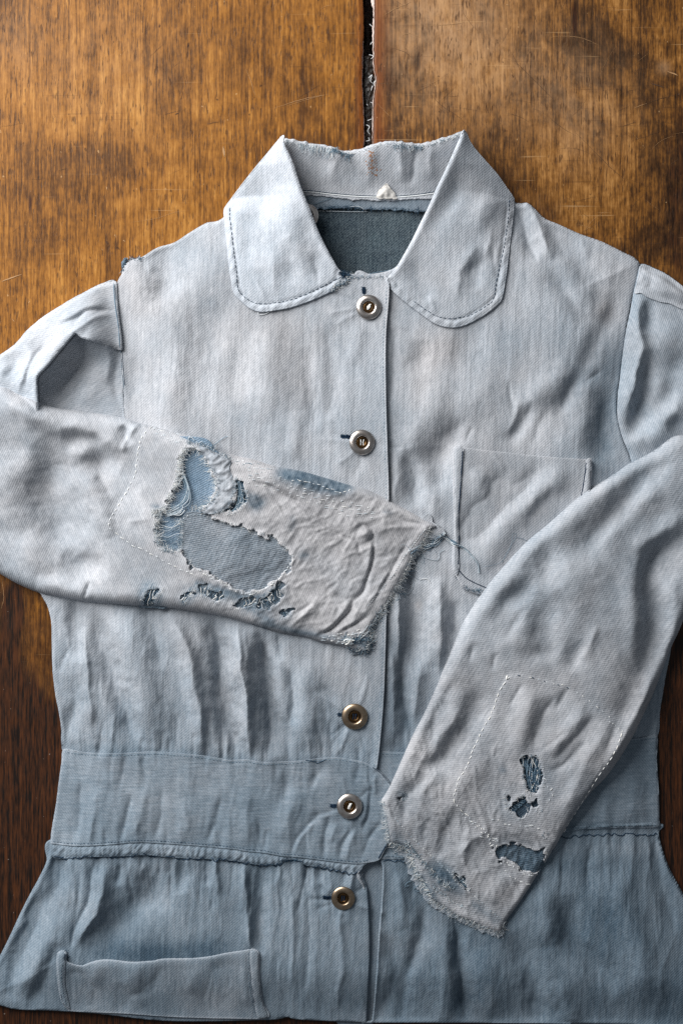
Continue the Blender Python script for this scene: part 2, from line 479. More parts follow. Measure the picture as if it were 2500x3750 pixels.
# ------------------------------------------------------------------ the table
def wood(name, right):
    m, nt, b = new_mat(name)
    tc = node(nt, 'ShaderNodeTexCoord').outputs['Object']
    stain_shade = attr(nt, 'stain_shade'); bleach_sheen = attr(nt, 'bleach_sheen')
    off = (3.7, 1.3, 0) if right else (0, 0, 0)
    wob = noise_n(nt, tc, 1.0, 3, 0.5, 0, (5, 1.5, 1), off=off)
    grain = noise_n(nt, tc, 1.0, 6, 0.66, 0.35, (380, 8, 1), off=off)
    fine = noise_n(nt, tc, 1.0, 3, 0.6, 0, (780, 70, 1), off=off)
    band = noise_n(nt, tc, 1.0, 4, 0.6, 0.9, (22, 2.2, 1), off=off)
    cloud = noise_n(nt, tc, 1.0, 6, 0.66, 0.6, (11, 8, 1), off=off, rot=0.35)
    mott = noise_n(nt, tc, 1.0, 5, 0.72, 0.3, (90, 55, 1), off=off, rot=0.25)
    t = math_n(nt, 'MULTIPLY', grain, 0.85)
    t = math_n(nt, 'MULTIPLY_ADD', band, 0.50, t)
    t = math_n(nt, 'MULTIPLY_ADD', cloud, 1.9 if right else 1.0, t)
    t = math_n(nt, 'MULTIPLY_ADD', fine, 0.66, t)
    t = math_n(nt, 'MULTIPLY_ADD', mott, 0.55 if right else 0.30, t)
    tick = noise_n(nt, tc, 1.0, 3, 0.65, 0, (420, 170, 1), off=off, rot=0.12)
    t = math_n(nt, 'MULTIPLY_ADD', tick, 0.42 if right else 0.30, t)
    t = math_n(nt, 'SUBTRACT', t, 2.0 if right else 1.37)
    if right: cols = [(0.08, (0.016, 0.007, 0.003)), (0.30, (0.070, 0.029, 0.008)), (0.52, (0.20, 0.082, 0.016)), (0.85, (0.44, 0.215, 0.062))]
    else: cols = [(0.06, (0.026, 0.009, 0.003)), (0.30, (0.098, 0.038, 0.008)), (0.52, (0.26, 0.103, 0.016)), (0.85, (0.50, 0.235, 0.050))]
    c = ramp(nt, t, cols)
    # bare, greyed wood, and the pale window sheen painted into the colour
    bl = math_n(nt, 'MULTIPLY', bleach_sheen, math_n(nt, 'MULTIPLY_ADD', mott, 1.6, math_n(nt, 'MULTIPLY_ADD', grain, 1.4, -0.95)), None, True)
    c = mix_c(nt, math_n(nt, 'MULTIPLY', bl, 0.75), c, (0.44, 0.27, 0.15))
    jn = attr(nt, 'joint')
    c = mix_c(nt, math_n(nt, 'MULTIPLY', jn, 0.75), c, mix_c(nt, grain, (0.05, 0.012, 0.004), (0.30, 0.085, 0.018)))
    # open pores: short dark dashes along the grain
    pore = noise_n(nt, tc, 1.0, 2, 0.5, 0, (760, 105, 1), off=(1.1, 0.4, 0))
    pm = ramp(nt, pore, [(0.57, (0, 0, 0)), (0.64, (1, 1, 1))])
    pd = noise_n(nt, tc, 1.0, 3, 0.6, 0, (60, 30, 1), off=(9, 2, 0))
    pm = math_n(nt, 'MULTIPLY', pm, ramp(nt, pd, [(0.36, (0, 0, 0)), (0.56, (1, 1, 1))]))
    c = mix_c(nt, math_n(nt, 'MULTIPLY', pm, 0.72), c, (0.045, 0.018, 0.006))
    # dents and dirt specks
    sp = noise_n(nt, tc, 1.0, 2, 0.5, 0, (260, 190, 1), off=(4, 8, 0))
    c = mix_c(nt, math_n(nt, 'MULTIPLY', ramp(nt, sp, [(0.70, (0, 0, 0)), (0.76, (1, 1, 1))]), 0.65), c, (0.03, 0.013, 0.006))
    sp2 = noise_n(nt, tc, 1.0, 2, 0.5, 0, (330, 210, 1), off=(14, 3, 0))
    c = mix_c(nt, math_n(nt, 'MULTIPLY', ramp(nt, sp2, [(0.735, (0, 0, 0)), (0.78, (1, 1, 1))]), 0.55), c, (0.52, 0.33, 0.16))
    # hair scratches in two directions
    for k, (rot, dens) in enumerate(((0.45, 0.0), (-1.05, 0.02), (1.25, 0.03))):
        sc = noise_n(nt, tc, 1.0, 2, 0.5, 0.15, (15, 520, 1), rot=rot, off=(k * 3.1, k * 7.7, 0))
        mk = noise_n(nt, tc, 1.0, 2, 0.5, 0, (14, 14, 1), off=(k * 5.1, 2 + k, 0))
        f = math_n(nt, 'MULTIPLY', ramp(nt, sc, [((0.645 if right else 0.68) + dens, (0, 0, 0)), ((0.69 if right else 0.72) + dens, (1, 1, 1))]), ramp(nt, mk, [(0.45, (0, 0, 0)), (0.65, (1, 1, 1))]))
        c = mix_c(nt, math_n(nt, 'MULTIPLY', f, 0.55 if right else 0.35), c, (0.05, 0.022, 0.008) if k != 1 else (0.50, 0.31, 0.15))
    # old black stains soaked into the boards; right-edge shade painted in too
    sm = math_n(nt, 'MULTIPLY_ADD', math_n(nt, 'SUBTRACT', grain, 0.5), 0.9, stain_shade)
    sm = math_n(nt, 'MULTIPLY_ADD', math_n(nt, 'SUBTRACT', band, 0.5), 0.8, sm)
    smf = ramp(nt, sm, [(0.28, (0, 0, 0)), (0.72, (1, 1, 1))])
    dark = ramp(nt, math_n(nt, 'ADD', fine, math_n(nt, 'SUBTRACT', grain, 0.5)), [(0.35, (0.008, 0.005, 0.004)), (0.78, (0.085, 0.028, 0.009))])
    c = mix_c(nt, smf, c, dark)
    dust = noise_n(nt, tc, 1.0, 2, 0.5, 0, (420, 380, 1), off=(21, 5, 0))
    c = mix_c(nt, math_n(nt, 'MULTIPLY', math_n(nt, 'MULTIPLY', ramp(nt, dust, [(0.74, (0, 0, 0)), (0.78, (1, 1, 1))]), smf), 0.55), c, (0.36, 0.31, 0.27))
    nt.links.new(c, b.inputs['Base Color'])
    r = math_n(nt, 'MULTIPLY_ADD', mott, 0.35, 0.28)
    r = math_n(nt, 'MULTIPLY_ADD', bleach_sheen, 0.10, r, True)
    nt.links.new(r, b.inputs['Roughness']); b.inputs['Specular IOR Level'].default_value = 0.2
    h = math_n(nt, 'MULTIPLY_ADD', pm, -0.6, math_n(nt, 'MULTIPLY_ADD', grain, 0.9, math_n(nt, 'MULTIPLY_ADD', fine, 0.4, math_n(nt, 'MULTIPLY', wob, 3.0))))
    bp = node(nt, 'ShaderNodeBump'); bp.inputs['Strength'].default_value = 0.30; bp.inputs['Distance'].default_value = 2.0 * S
    nt.links.new(h, bp.inputs['Height']); nt.links.new(bp.outputs[0], b.inputs['Normal'])
    return m
WOOD_L = wood('honey_varnished_wood', False); WOOD_R = wood('scratched_brown_wood', True)

table = bpy.data.objects.new('wooden_table', None); COL.objects.link(table); table.location = (0, 0, 0)
tag(table, 'worn honey brown plank table top beneath the faded denim jacket', 'table')

def gap_l(y): return 1327 + 0.004 * y + 3 * np.sin(y / 60.0) + 2.5 * fbm(y, y * 0, 22, octv=3, seed=41)
def gap_r(y):
    return 1369 - 0.010 * y + 4 * fbm(y, y * 0, 30, octv=3, seed=43) + 9 * np.exp(-((y - 300) / 45.0) ** 2)

def blob(x, y, cx, cy, rx, ry): return np.exp(-(((x - cx) / rx) ** 2 + ((y - cy) / ry) ** 2))
def plank(name, xs, ys, edge, mat, right):
    PX, PY = np.meshgrid(xs, ys)
    if right:
        k = np.clip(1 - (PX - xs[0]) / 60.0, 0, 1); PX = PX + k * (gap_r(PY) - xs[0])
        de = PX - gap_r(PY)
    else:
        k = np.clip(1 - (xs[-1] - PX) / 60.0, 0, 1); PX = PX + k * (gap_l(PY) - xs[-1])
        de = gap_l(PY) - PX
    Z = 0.5 * fbm(PX, PY, 260, 700, 3, 5) - 0.5 - 3.0 * np.exp(-(de / 4.0) ** 2)
    n1 = fbm(PX, PY, 90, 420, 4, 11); n2 = fbm(PX, PY, 60, 60, 4, 12)
    if right:
        st = 0.55 * sstep(2380, 2520, PX + 120 * n2) * sstep(150, 500, PY) + 1.1 * sstep(1500, 2300, PY) + 0.35 * sstep(560, 820, PY + 60 * n2) * sstep(1650, 1800, PX) * (1 - sstep(2000, 2300, PX))  # right-edge shade painted in with the dark wood; also darker beside the collar
        for cx, cy, rx, ry, a in ((2103, 70, 12, 85, 1.0), (1530, 200, 24, 55, 0.6), (1525, 250, 14, 30, 0.4), (1940, 60, 14, 90, 0.5), (1945, 310, 11, 45, 0.6), (1410, 150, 30, 330, 0.35), (1660, 120, 6, 16, 0.6), (1850, 480, 8, 8, .7), (2440, 190, 10, 30, .6),
                                  (1420, 330, 14, 150, 0.3), (1960, 820, 120, 160, 0.30), (1850, 640, 90, 70, .35), (2250, 380, 90, 30, 0.25), (2400, 300, 60, 12, .4)):
            st = st + a * blob(PX, PY, cx, cy, rx, ry)
        blc = 1.15 * blob(PX, PY, 1620, 60, 260, 320) + 0.45 * blob(PX, PY, 2000, 300, 260, 200) + 0.35 * blob(PX, PY, 2150, 480, 160, 160) + 0.8 * blob(PX, PY, 2430, 250, 25, 22)  # wide pale patch at the top: window sheen put into the wood colour
    else:
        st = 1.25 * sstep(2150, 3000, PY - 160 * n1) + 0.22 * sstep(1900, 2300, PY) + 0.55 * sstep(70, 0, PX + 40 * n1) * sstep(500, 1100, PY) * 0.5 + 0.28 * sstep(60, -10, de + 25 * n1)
        for cx, cy, rx, ry, a in ((112, 745, 8, 50, 0.85), (95, 860, 7, 45, 0.6), (40, 800, 8, 60, .45), (155, 460, 5, 22, .5), (60, 2200, 30, 90, 0.7), (40, 2300, 60, 160, .35),
                                  (690, 165, 5, 10, .8), (735, 260, 12, 10, .5), (330, 205, 7, 6, .8), (585, 95, 5, 8, .8), (740, 440, 60, 20, .25), (560, 560, 26, 10, .3), (800, 450, 40, 14, .25)):
            st = st + a * blob(PX, PY, cx, cy, rx, ry)
        blc = 0.30 * blob(PX, PY, 350, 250, 350, 300) + 0.25 * blob(PX, PY, 60, 150, 90, 120) + 0.4 * blob(PX, PY, 30, 2290, 18, 16) + 0.3 * blob(PX, PY, 55, 2560, 10, 12)  # widest pale blob: greyish sheen painted into the board
    ny, nx = PX.shape
    V = np.stack([PX.ravel(), PY.ravel(), Z.ravel()], 1)
    idx = np.arange(nx * ny).reshape(ny, nx)
    F = np.stack([idx[:-1, :-1].ravel(), idx[:-1, 1:].ravel(), idx[1:, 1:].ravel(), idx[1:, :-1].ravel()], 1)
    # edges and underside
    loop = np.concatenate([idx[0, :-1], idx[:-1, -1], idx[-1, :0:-1], idx[:0:-1, 0]])
    low = V[loop].copy(); low[:, 2] = -130
    mid = V[loop].copy(); mid[:, 2] -= 3.5
    cx, cy = V[loop, 0].mean(), V[loop, 1].mean()
    mid[:, 0] += np.where(V[loop, 0] > cx, 1.5, -1.5)
    b0 = len(V); n = len(loop); k = np.arange(n); k2 = (k + 1) % n
    V2 = np.concatenate([V, mid, low])
    F2 = np.concatenate([F, np.stack([loop[k2], loop[k], b0 + k, b0 + k2], 1), np.stack([b0 + k2, b0 + k, b0 + n + k, b0 + n + k2], 1)])
    q = [idx[0, 0], idx[0, -1], idx[-1, -1], idx[-1, 0]]
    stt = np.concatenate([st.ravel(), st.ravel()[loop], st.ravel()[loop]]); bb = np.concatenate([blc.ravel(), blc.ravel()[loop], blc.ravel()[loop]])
    jt = np.exp(-((de + 22 * n1) / (48.0 if right else 26.0)) ** 2); jj_ = np.concatenate([jt.ravel(), jt.ravel()[loop], jt.ravel()[loop]])
    return mesh_object(name, V2, F2, mat, table, attrs={'stain_shade': stt, 'bleach_sheen': bb, 'joint': jj_})
def axis(a, b, fine0, fine1, big=90, small=8):
    return np.unique(np.concatenate([np.arange(a, fine0, big), np.arange(fine0, fine1, small), np.arange(fine1, b + 1, big), [b]])).astype(float)
ys = axis(-1800, 5400, -80, 3830)
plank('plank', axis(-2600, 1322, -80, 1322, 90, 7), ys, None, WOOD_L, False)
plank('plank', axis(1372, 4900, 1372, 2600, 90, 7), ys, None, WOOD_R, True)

# the joint between the boards: a black, wrinkled glue strip low in the gap, and a chipped pale edge
m, nt, b = new_mat('black_glue'); tc = node(nt, 'ShaderNodeTexCoord').outputs['Object']
nz = noise_n(nt, tc, 1.0, 5, 0.65, 0.6, (240, 160, 1))
nt.links.new(ramp(nt, nz, [(0.35, (0.006, 0.005, 0.004)), (0.7, (0.028, 0.019, 0.013))]), b.inputs['Base Color'])
b.inputs['Roughness'].default_value = 0.5; b.inputs['Specular IOR Level'].default_value = 0.5
bp = node(nt, 'ShaderNodeBump'); bp.inputs['Strength'].default_value = 0.6; bp.inputs['Distance'].default_value = 6 * S
nt.links.new(nz, bp.inputs['Height']); nt.links.new(bp.outputs[0], b.inputs['Normal'])
GLUE = m
m, nt, b = new_mat('chipped_pale_edge'); tc = node(nt, 'ShaderNodeTexCoord').outputs['Object']
nz = noise_n(nt, tc, 1.0, 4, 0.6, 0, (300, 120, 1))
nt.links.new(ramp(nt, nz, [(0.3, (0.20, 0.13, 0.10)), (0.65, (0.58, 0.48, 0.44))]), b.inputs['Base Color']); b.inputs['Roughness'].default_value = 0.6
CHIP = m
yy = np.concatenate([np.arange(-1800, -60, 60), np.arange(-60, 700, 3.0), np.arange(700, 5401, 50)]); tt_ = np.linspace(0, 1, 15)
YY, TT = np.meshgrid(yy, tt_, indexing='ij')
xl, xr = gap_l(YY) - 2, gap_r(YY) + 2
XX = xl + (xr - xl) * TT
deep = sstep(205, 175, YY)                        # empty slot at the top, filled further down
wr = ridged(XX, YY, 26, 34, 3, 0.4, 3.0, 14, 40) * 7 + 5 * fbm(XX, YY, 14, 20, 3, 9)
ZZ = (-22 + wr) * (1 - deep) + deep * (-75 + 6 * fbm(XX, YY, 20, 40, 3, 8)) - 6 * (2 * TT - 1) ** 2
ZZ = np.minimum(ZZ, -7)
idx = np.arange(XX.size).reshape(XX.shape)
F = np.stack([idx[:-1, :-1].ravel(), idx[:-1, 1:].ravel(), idx[1:, 1:].ravel(), idx[1:, :-1].ravel()], 1)
mesh_object('joint_filler', np.stack([XX.ravel(), YY.ravel(), ZZ.ravel()], 1), F, GLUE, table)
def lip(name, edge, sgn, w0, y0, y1):
    yv = np.arange(y0, y1, 3.0); n = len(yv)
    w = w0 * np.clip(0.45 + 0.9 * fbm(yv, yv * 0, 35, octv=4, seed=51 + sgn), 0.05, 2)
    if sgn > 0: w = w * (0.28 + 1.1 * sstep(220, 60, yv))
    e = edge(yv)
    cols = [(e + sgn * 0.5, 0.2 * np.ones(n)), (e - sgn * w * 0.5, -1.8 * np.ones(n)), (e - sgn * w, -4 + 0 * w), (e - sgn * (w + 0.5), -16 + 0 * w)]
    V = np.concatenate([np.stack([c, yv, z], 1) for c, z in cols]); idx = np.arange(4 * n).reshape(4, n)
    F = np.stack([idx[:-1, :-1].ravel(), idx[1:, :-1].ravel(), idx[1:, 1:].ravel(), idx[:-1, 1:].ravel()], 1)
    if sgn > 0: F = F
    mesh_object(name, V, F, CHIP, table)
lip('chipped_edge', gap_r, 1, 10, -80, 700)
lip('chipped_edge', gap_l, -1, 3.2, 150, 700)
# curls of dried glue
yq = Yarn()
for a, bb_ in (((1352, 285), (1358, 300)), ((1345, 130), (1352, 150))):
    pass
for pts in (((1350, 283), (1362, 272), (1356, 292), (1362, 302)), ((1376, 292), (1368, 305), (1378, 320)), ((1364, 312), (1358, 330)), ((1342, 378), (1346, 384)), ((1355, 372), (1363, 374)),
            ((1340, 455), (1352, 462), (1346, 478), (1354, 490)), ((1340, 515), (1352, 512), (1348, 500)), ((1352, 85), (1366, 98)), ((1356, 160), (1364, 150)), ((1350, 198), (1366, 203), (1358, 214)), ((1345, 440), (1362, 433))):
    p = resample(pts, 3, closed=False); yq.add(np.concatenate([p, np.full((len(p), 1), -9.0)], 1), np.linspace(1.6, 0.6, len(p)), 0.86)
o = yq.build('glue_curls', YARN, table)

# scratches and chips in the varnish
m, nt, b = new_mat('scratch_pale'); b.inputs['Base Color'].default_value = (0.36, 0.20, 0.085, 1); b.inputs['Roughness'].default_value = 0.7; SCR = m
m, nt, b = new_mat('scratch_dark'); b.inputs['Base Color'].default_value = (0.05, 0.022, 0.009, 1); b.inputs['Roughness'].default_value = 0.7; SCRD = m
def ribbon(VV, FF, p, w):
    p = np.asarray(p, float); t = np.gradient(p, axis=0); t /= np.hypot(t[:, 0], t[:, 1])[:, None] + 1e-9
    n = np.stack([-t[:, 1], t[:, 0]], 1); ww = w * np.sin(np.linspace(0.12, math.pi - 0.12, len(p)))[:, None] * (0.7 + 0.6 * RNG.random((len(p), 1)))
    b0 = sum(len(v) for v in VV)
    VV.append(np.concatenate([np.concatenate([p + n * ww, p - n * ww]), np.full((2 * len(p), 1), 0.75)], 1))
    k = np.arange(len(p) - 1); FF.append(np.stack([b0 + k, b0 + k + 1, b0 + len(p) + k + 1, b0 + len(p) + k], 1))
pal = [(([(1000, 398), (1060, 378), (1130, 358), (1205, 345)]), 1.5), ([(1050, 388), (1120, 366), (1200, 346)], 1.0), ([(900, 255), (915, 285), (925, 320), (935, 350)], 1.6), ([(817, 535), (820, 555), (822, 575)], 4.0), ([(390, 683), (392, 695)], 2.4),
       ([(205, 408), (206, 412)], 2.0), ([(288, 452), (290, 460)], 2.4), ([(5, 1032), (40, 1018), (80, 1005)], 2.6), ([(45, 1168), (55, 1178)], 2), ([(480, 815), (570, 800), (640, 778), (690, 770)], .8), ([(1005, 930), (1012, 960)], .6),
       ([(1470, 130), (1500, 122), (1540, 138)], 1.4), ([(1570, 95), (1640, 90), (1700, 82)], 1.6), ([(2010, 138), (2060, 132), (2130, 140), (2190, 165)], 1.2), ([(2320, 395), (2370, 378)], 1.8), ([(2440, 260), (2480, 276)], 3), ([(1400, 60), (1440, 35), (1510, 5)], 1.6),
       ([(8, 2120), (15, 2190), (5, 2230)], 1.5), ([(1850, 15), (1862, 20)], 2), ([(1380, 378), (1430, 430)], 0.9)]
drk = [([(1570, 340), (1620, 390), (1680, 430), (1730, 482)], 1.0), ([(1880, 220), (1960, 300), (2030, 370)], 1.0), ([(2100, 480), (2180, 560), (2240, 620), (2330, 690)], 0.9), ([(2350, 385), (2420, 360), (2490, 345)], .9), ([(2380, 305), (2430, 320)], 2.0),
       ([(1430, 175), (1480, 190), (1510, 215)], .8), ([(2270, 465), (2330, 445)], 1.4), ([(2300, 520), (2420, 480)], .7), ([(2090, 740), (2180, 720)], .7), ([(550, 205), (600, 160)], .8), ([(600, 420), (660, 405)], 1.0), ([(755, 455), (805, 445)], 1.3), ([(0, 465), (90, 450)], .7), ([(1080, 365), (1170, 310)], .9), ([(640, 420), (655, 412)], 2)]
for (lst, mat, seed, cnt) in ((pal, SCR, 1, 22), (drk, SCRD, 2, 120)):
    VV, FF = [], []; rr = random.Random(seed)
    for pts, w in lst: ribbon(VV, FF, resample(pts, 8, closed=False) + RNG.normal(0, 0.5, (len(resample(pts, 8, closed=False)), 2)), w * (0.45 if w < 2 else 0.85))
    for _ in range(cnt):
        right = rr.random() < 0.72
        x = rr.uniform(1400, 2480) if right else rr.uniform(10, 1300); y = rr.uniform(10, 900) if rr.random() < .85 else rr.uniform(900, 2300)
        if y > 900 and 20 < x < 2480: continue
        L = rr.uniform(15, 110) * (1.3 if right else .8); a = rr.choice([0.25, 0.3, -0.5, 0.9, 1.5, 2.6]) + rr.gauss(0, .3)
        n = max(4, int(L / 8)); t = np.linspace(0, L, n); bend = rr.gauss(0, .0025)
        P = np.stack([x + np.cos(a + bend * t) * t, y - np.sin(a + bend * t) * t], 1)
        if abs(P[:, 0] - 1348).min() < 40: continue
        ribbon(VV, FF, P, rr.uniform(.15, .38))
    tag(mesh_object('scratches', np.concatenate(VV), np.concatenate(FF), mat, table), kind='stuff')
# ------------------------------------------------------------------ the jacket
jacket = bpy.data.objects.new('denim_jacket', None); COL.objects.link(jacket)
tag(jacket, 'faded light blue denim work jacket with torn cuffs folded on the table', 'jacket')

shoulder_l = [(813, 797), (757, 813), (694, 849), (638, 885), (574, 905), (520, 938), (480, 951), (454, 971), (444, 1002), (430, 1028)]
armhole_l = [(430, 1068), (423, 1130), (434, 1206), (441, 1308), (449, 1410), (451, 1502)]
side_l = [(420, 1700), (250, 2000), (150, 2150), (150, 2180), (172, 2221), (186, 2279), (188, 2355), (191, 2457), (201, 2546), (214, 2610), (223, 2674), (223, 2719), (233, 2747)]
waist_l = [(223, 2802), (214, 2865), (204, 2946), (188, 3041), (184, 3092), (182, 3124)]
hip_l = [(169, 3163), (140, 3226), (105, 3290), (70, 3360), (38, 3430), (0, 3507), (-50, 3600), (-70, 3660), (-40, 3680)]
bottom = [(0, 3686), (64, 3701), (210, 3706), (357, 3716), (542, 3738), (700, 3744), (990, 3738), (1050, 3728), (1100, 3738), (1340, 3748), (1700, 3748), (2200, 3752), (2600, 3754)]
hip_r = [(2660, 3720), (2640, 3600), (2560, 3400), (2500, 3280), (2471, 3226), (2448, 3181), (2425, 3119), (2410, 3055)]
waist_r = [(2415, 3005), (2413, 2897), (2406, 2783), (2406, 2698)]
side_r = [(2417, 2599), (2433, 2500), (2460, 2300), (2420, 2000), (2340, 1760)]
armhole_r = [(2306, 1661), (2283, 1604), (2264, 1527), (2264, 1451), (2272, 1393), (2281, 1317), (2289, 1259), (2297, 1202), (2310, 1137), (2321, 1075), (2333, 1030), (2342, 984)]
shoulder_r = [(2340, 962), (2321, 942), (2286, 925), (2206, 885), (2127, 857), (2047, 821), (1991, 797), (1951, 757), (1927, 741), (1888, 741)]
body_pts = U(shoulder_l + armhole_l + side_l + waist_l + hip_l + bottom + hip_r + waist_r + side_r + armhole_r + shoulder_r + [(1700, 600), (1350, 560), (1000, 600)], 12)
bp_ = resample(body_pts, 9)
DB, _, _ = near([bp_], gx, gy, 240); INB = inside_grid(bp_, gx, gy)
DB = np.where(INB, DB, 0)
r_ = 14.0
BASE = r_ * np.sqrt(np.clip(1 - (1 - np.clip(DB / r_, 0, 1)) ** 2, 0, 1)) + 42 * sstep(0, 210, DB)
BASE = np.where(INB, BASE, 0)

# folds of the body cloth: (points, half width, height, lean)
FO = []
def fold(f, pts, w, a, lean=0.0): FO.append((U(f(pts), 40), w, a, lean))
# lower left bodice
fold(fG, [(430, 150), (440, 300), (455, 480)], 26, -13); fold(fG, [(520, 200), (560, 330), (620, 520), (690, 700), (760, 880), (820, 1000)], 30, -15)
fold(fG, [(480, 330), (500, 480), (520, 640), (530, 860)], 17, 11, 0.3); fold(fG, [(340, 560), (390, 430)], 12, -5); fold(fG, [(420, 620), (440, 760), (380, 890)], 26, -7)
fold(fG, [(700, 250), (780, 450), (850, 700), (880, 950)], 48, 11); fold(fG, [(820, 180), (880, 340), (930, 520)], 22, -7)
fold(fG, [(980, 230), (1080, 430), (1135, 650), (1160, 850), (1190, 1030)], 24, 15, 0.3); fold(fG, [(1210, 250), (1250, 450), (1275, 700), (1320, 900), (1395, 1050)], 27, -20)
fold(fG, [(1370, 300), (1395, 550), (1425, 780), (1425, 1050)], 20, 15, 0.45); fold(fG, [(1500, 330), (1530, 560), (1550, 800), (1545, 1060)], 22, -13)
fold(fN, [(60, 200), (110, 400), (150, 600), (180, 800), (178, 980)], 15, -10); fold(fN, [(170, 180), (190, 400), (200, 620), (215, 960)], 20, 12, 0.3)
fold(fN, [(290, 220), (280, 420), (310, 620), (380, 800), (400, 940)], 26, -15); fold(fN, [(380, 230), (400, 360)], 18, -8); fold(fN, [(450, 440), (480, 640), (450, 820), (440, 1000)], 18, -12)
fold(fN, [(560, 420), (560, 640), (540, 900)], 40, 8); fold(fN, [(680, 680), (690, 800), (670, 950)], 10, -3); fold(fN, [(880, 880), (890, 980)], 9, -3)
# beside the placket
fold(fM, [(930, 110), (960, 220), (965, 380)], 24, -14); fold(fM, [(870, 120), (860, 260), (850, 380)], 20, 7); fold(fM, [(1100, 90), (1120, 190), (1080, 300)], 30, -9)
fold(fM, [(1050, 320), (1090, 440)], 26, 6); fold(fM, [(940, 560), (930, 760), (950, 1000), (960, 1330)], 26, -14); fold(fM, [(875, 860), (870, 1100), (890, 1330)], 18, 12)
fold(fM, [(1110, 830), (1105, 1050), (1090, 1300)], 22, 12, 0.2); fold(fM, [(1200, 960), (1190, 1140)], 18, -8); fold(fM, [(1020, 880), (1010, 1100), (1000, 1330)], 22, -7)
fold(fN, [(1180, 100), (1170, 400), (1190, 700), (1240, 900)], 20, -11); fold(fN, [(1110, 300), (1110, 600), (1120, 900)], 20, 8); fold(fN, [(1290, 300), (1260, 600), (1230, 800)], 20, 8); fold(fN, [(1400, 60), (1420, 250), (1400, 450)], 14, 9)
# chest and shoulders
fold(fB, [(1120, 60), (1200, 190), (1190, 300), (1110, 390)], 42, -13); fold(fB, [(950, 130), (1000, 260), (960, 420)], 40, 6); fold(fB, [(1060, 120), (1085, 180)], 14, 5); fold(fB, [(930, 850), (960, 980), (900, 1120)], 30, -5)
KC = lambda p: K(300, 900, 1200, p)
fold(KC, [(440, 130), (560, 330), (600, 600), (590, 760)], 60, -5); fold(KC, [(690, 260), (640, 420), (620, 520)], 45, -6); fold(KC, [(770, 330), (760, 500), (720, 700)], 40, -4); fold(KC, [(930, 380), (900, 620), (900, 800)], 50, 6)
fold(KC, [(1080, 500), (1100, 700), (1110, 860)], 24, -6); fold(KC, [(1170, 400), (1200, 650), (1180, 820)], 22, -5); fold(KC, [(1340, 380), (1300, 560)], 24, 4); fold(KC, [(1020, 820), (1030, 1000)], 26, 5); fold(KC, [(460, 520), (440, 650), (400, 800)], 40, 5)
fold(fH, [(1080, 10), (1180, 130), (1280, 260), (1390, 330)], 26, -9, 0.2); fold(fH, [(1330, 150), (1390, 210)], 20, -4); fold(fH, [(1480, 150), (1440, 300), (1330, 480), (1240, 640)], 26, -7)
fold(fH, [(1250, 640), (1190, 760), (1110, 900)], 25, -13); fold(fH, [(1400, 620), (1290, 700)], 14, -6); fold(fH, [(1160, 620), (1010, 760), (900, 860)], 36, 8); fold(fH, [(930, 850), (880, 960), (810, 1070)], 22, -11); fold(fH, [(800, 700), (815, 800), (840, 880)], 13, -6)
fold(fH, [(850, 800), (850, 900), (800, 1010)], 16, 7); fold(fH, [(1020, 900), (980, 1000), (960, 1090)], 18, -5); fold(fH, [(500, 960), (430, 1030), (380, 1100), (300, 1220)], 36, -11); fold(fH, [(560, 990), (535, 1080)], 8, -6); fold(fH, [(250, 480), (220, 620)], 34, -6); fold(fH, [(540, 400), (520, 600)], 44, -5)
fold(fH, [(380, 700), (320, 860), (240, 1010), (150, 1180)], 50, 8); fold(fH, [(700, 700), (560, 860), (470, 930)], 50, 6); fold(fH, [(1440, 780), (1410, 1000), (1370, 1200)], 34, -8); fold(fH, [(1320, 720), (1280, 950), (1180, 1100)], 40, 6); fold(fH, [(60, 300), (70, 500), (60, 800)], 18, -6)
K2 = lambda p: K(1250, 0, 1250, p)
fold(K2, [(830, 940), (850, 1040), (890, 1179)], 22, -13, 0.2); fold(K2, [(885, 950), (915, 1060), (960, 1179)], 18, 11); fold(K2, [(960, 1040), (1020, 1179)], 22, -6); fold(K2, [(1090, 1080), (1130, 1179)], 18, 5)
fold(fS, [(80, 80), (250, 350), (400, 560), (560, 740)], 36, -7); fold(fS, [(0, 120), (180, 350), (330, 560)], 34, 5)
# skirt, left
fold(fP, [(330, 480), (320, 600), (290, 720)], 26, -10); fold(fP, [(545, 460), (525, 600), (515, 690), (440, 860), (410, 980)], 11, -13, 0.3); fold(fP, [(470, 500), (450, 700), (415, 940)], 10, -5); fold(fP, [(600, 520), (600, 640), (540, 790), (450, 940)], 20, 13, 0.2)
fold(fP, [(700, 500), (680, 600)], 14, -9); fold(fP, [(960, 560), (850, 680), (720, 780), (620, 900), (600, 1000)], 52, -13); fold(fP, [(1050, 500), (1050, 620)], 26, -9); fold(fP, [(1180, 500), (1190, 600)], 14, -7); fold(fP, [(800, 480), (820, 560)], 18, 5)
fold(fP, [(1400, 490), (1420, 660), (1430, 850), (1440, 970)], 13, 13, 0.3); fold(fP, [(1480, 500), (1480, 700), (1490, 980)], 22, -11); fold(fP, [(230, 700), (180, 850), (100, 1000), (60, 1250)], 36, -11); fold(fP, [(330, 800), (240, 1000), (120, 1220)], 36, 7); fold(fP, [(310, 960), (270, 1120), (180, 1280)], 22, -7); fold(fP, [(150, 800), (60, 1000), (30, 1200)], 22, 8)
fold(fQ, [(30, 170), (20, 300), (15, 460)], 10, 7); fold(fQ, [(60, 200), (55, 400)], 10, -5); fold(fQ, [(160, 170), (170, 400), (165, 600)], 12, 6); fold(fQ, [(215, 190), (230, 400), (210, 620)], 12, -4); fold(fQ, [(110, 480), (120, 590), (150, 640)], 10, -3); fold(fQ, [(340, 360), (345, 520), (320, 680)], 18, 5)
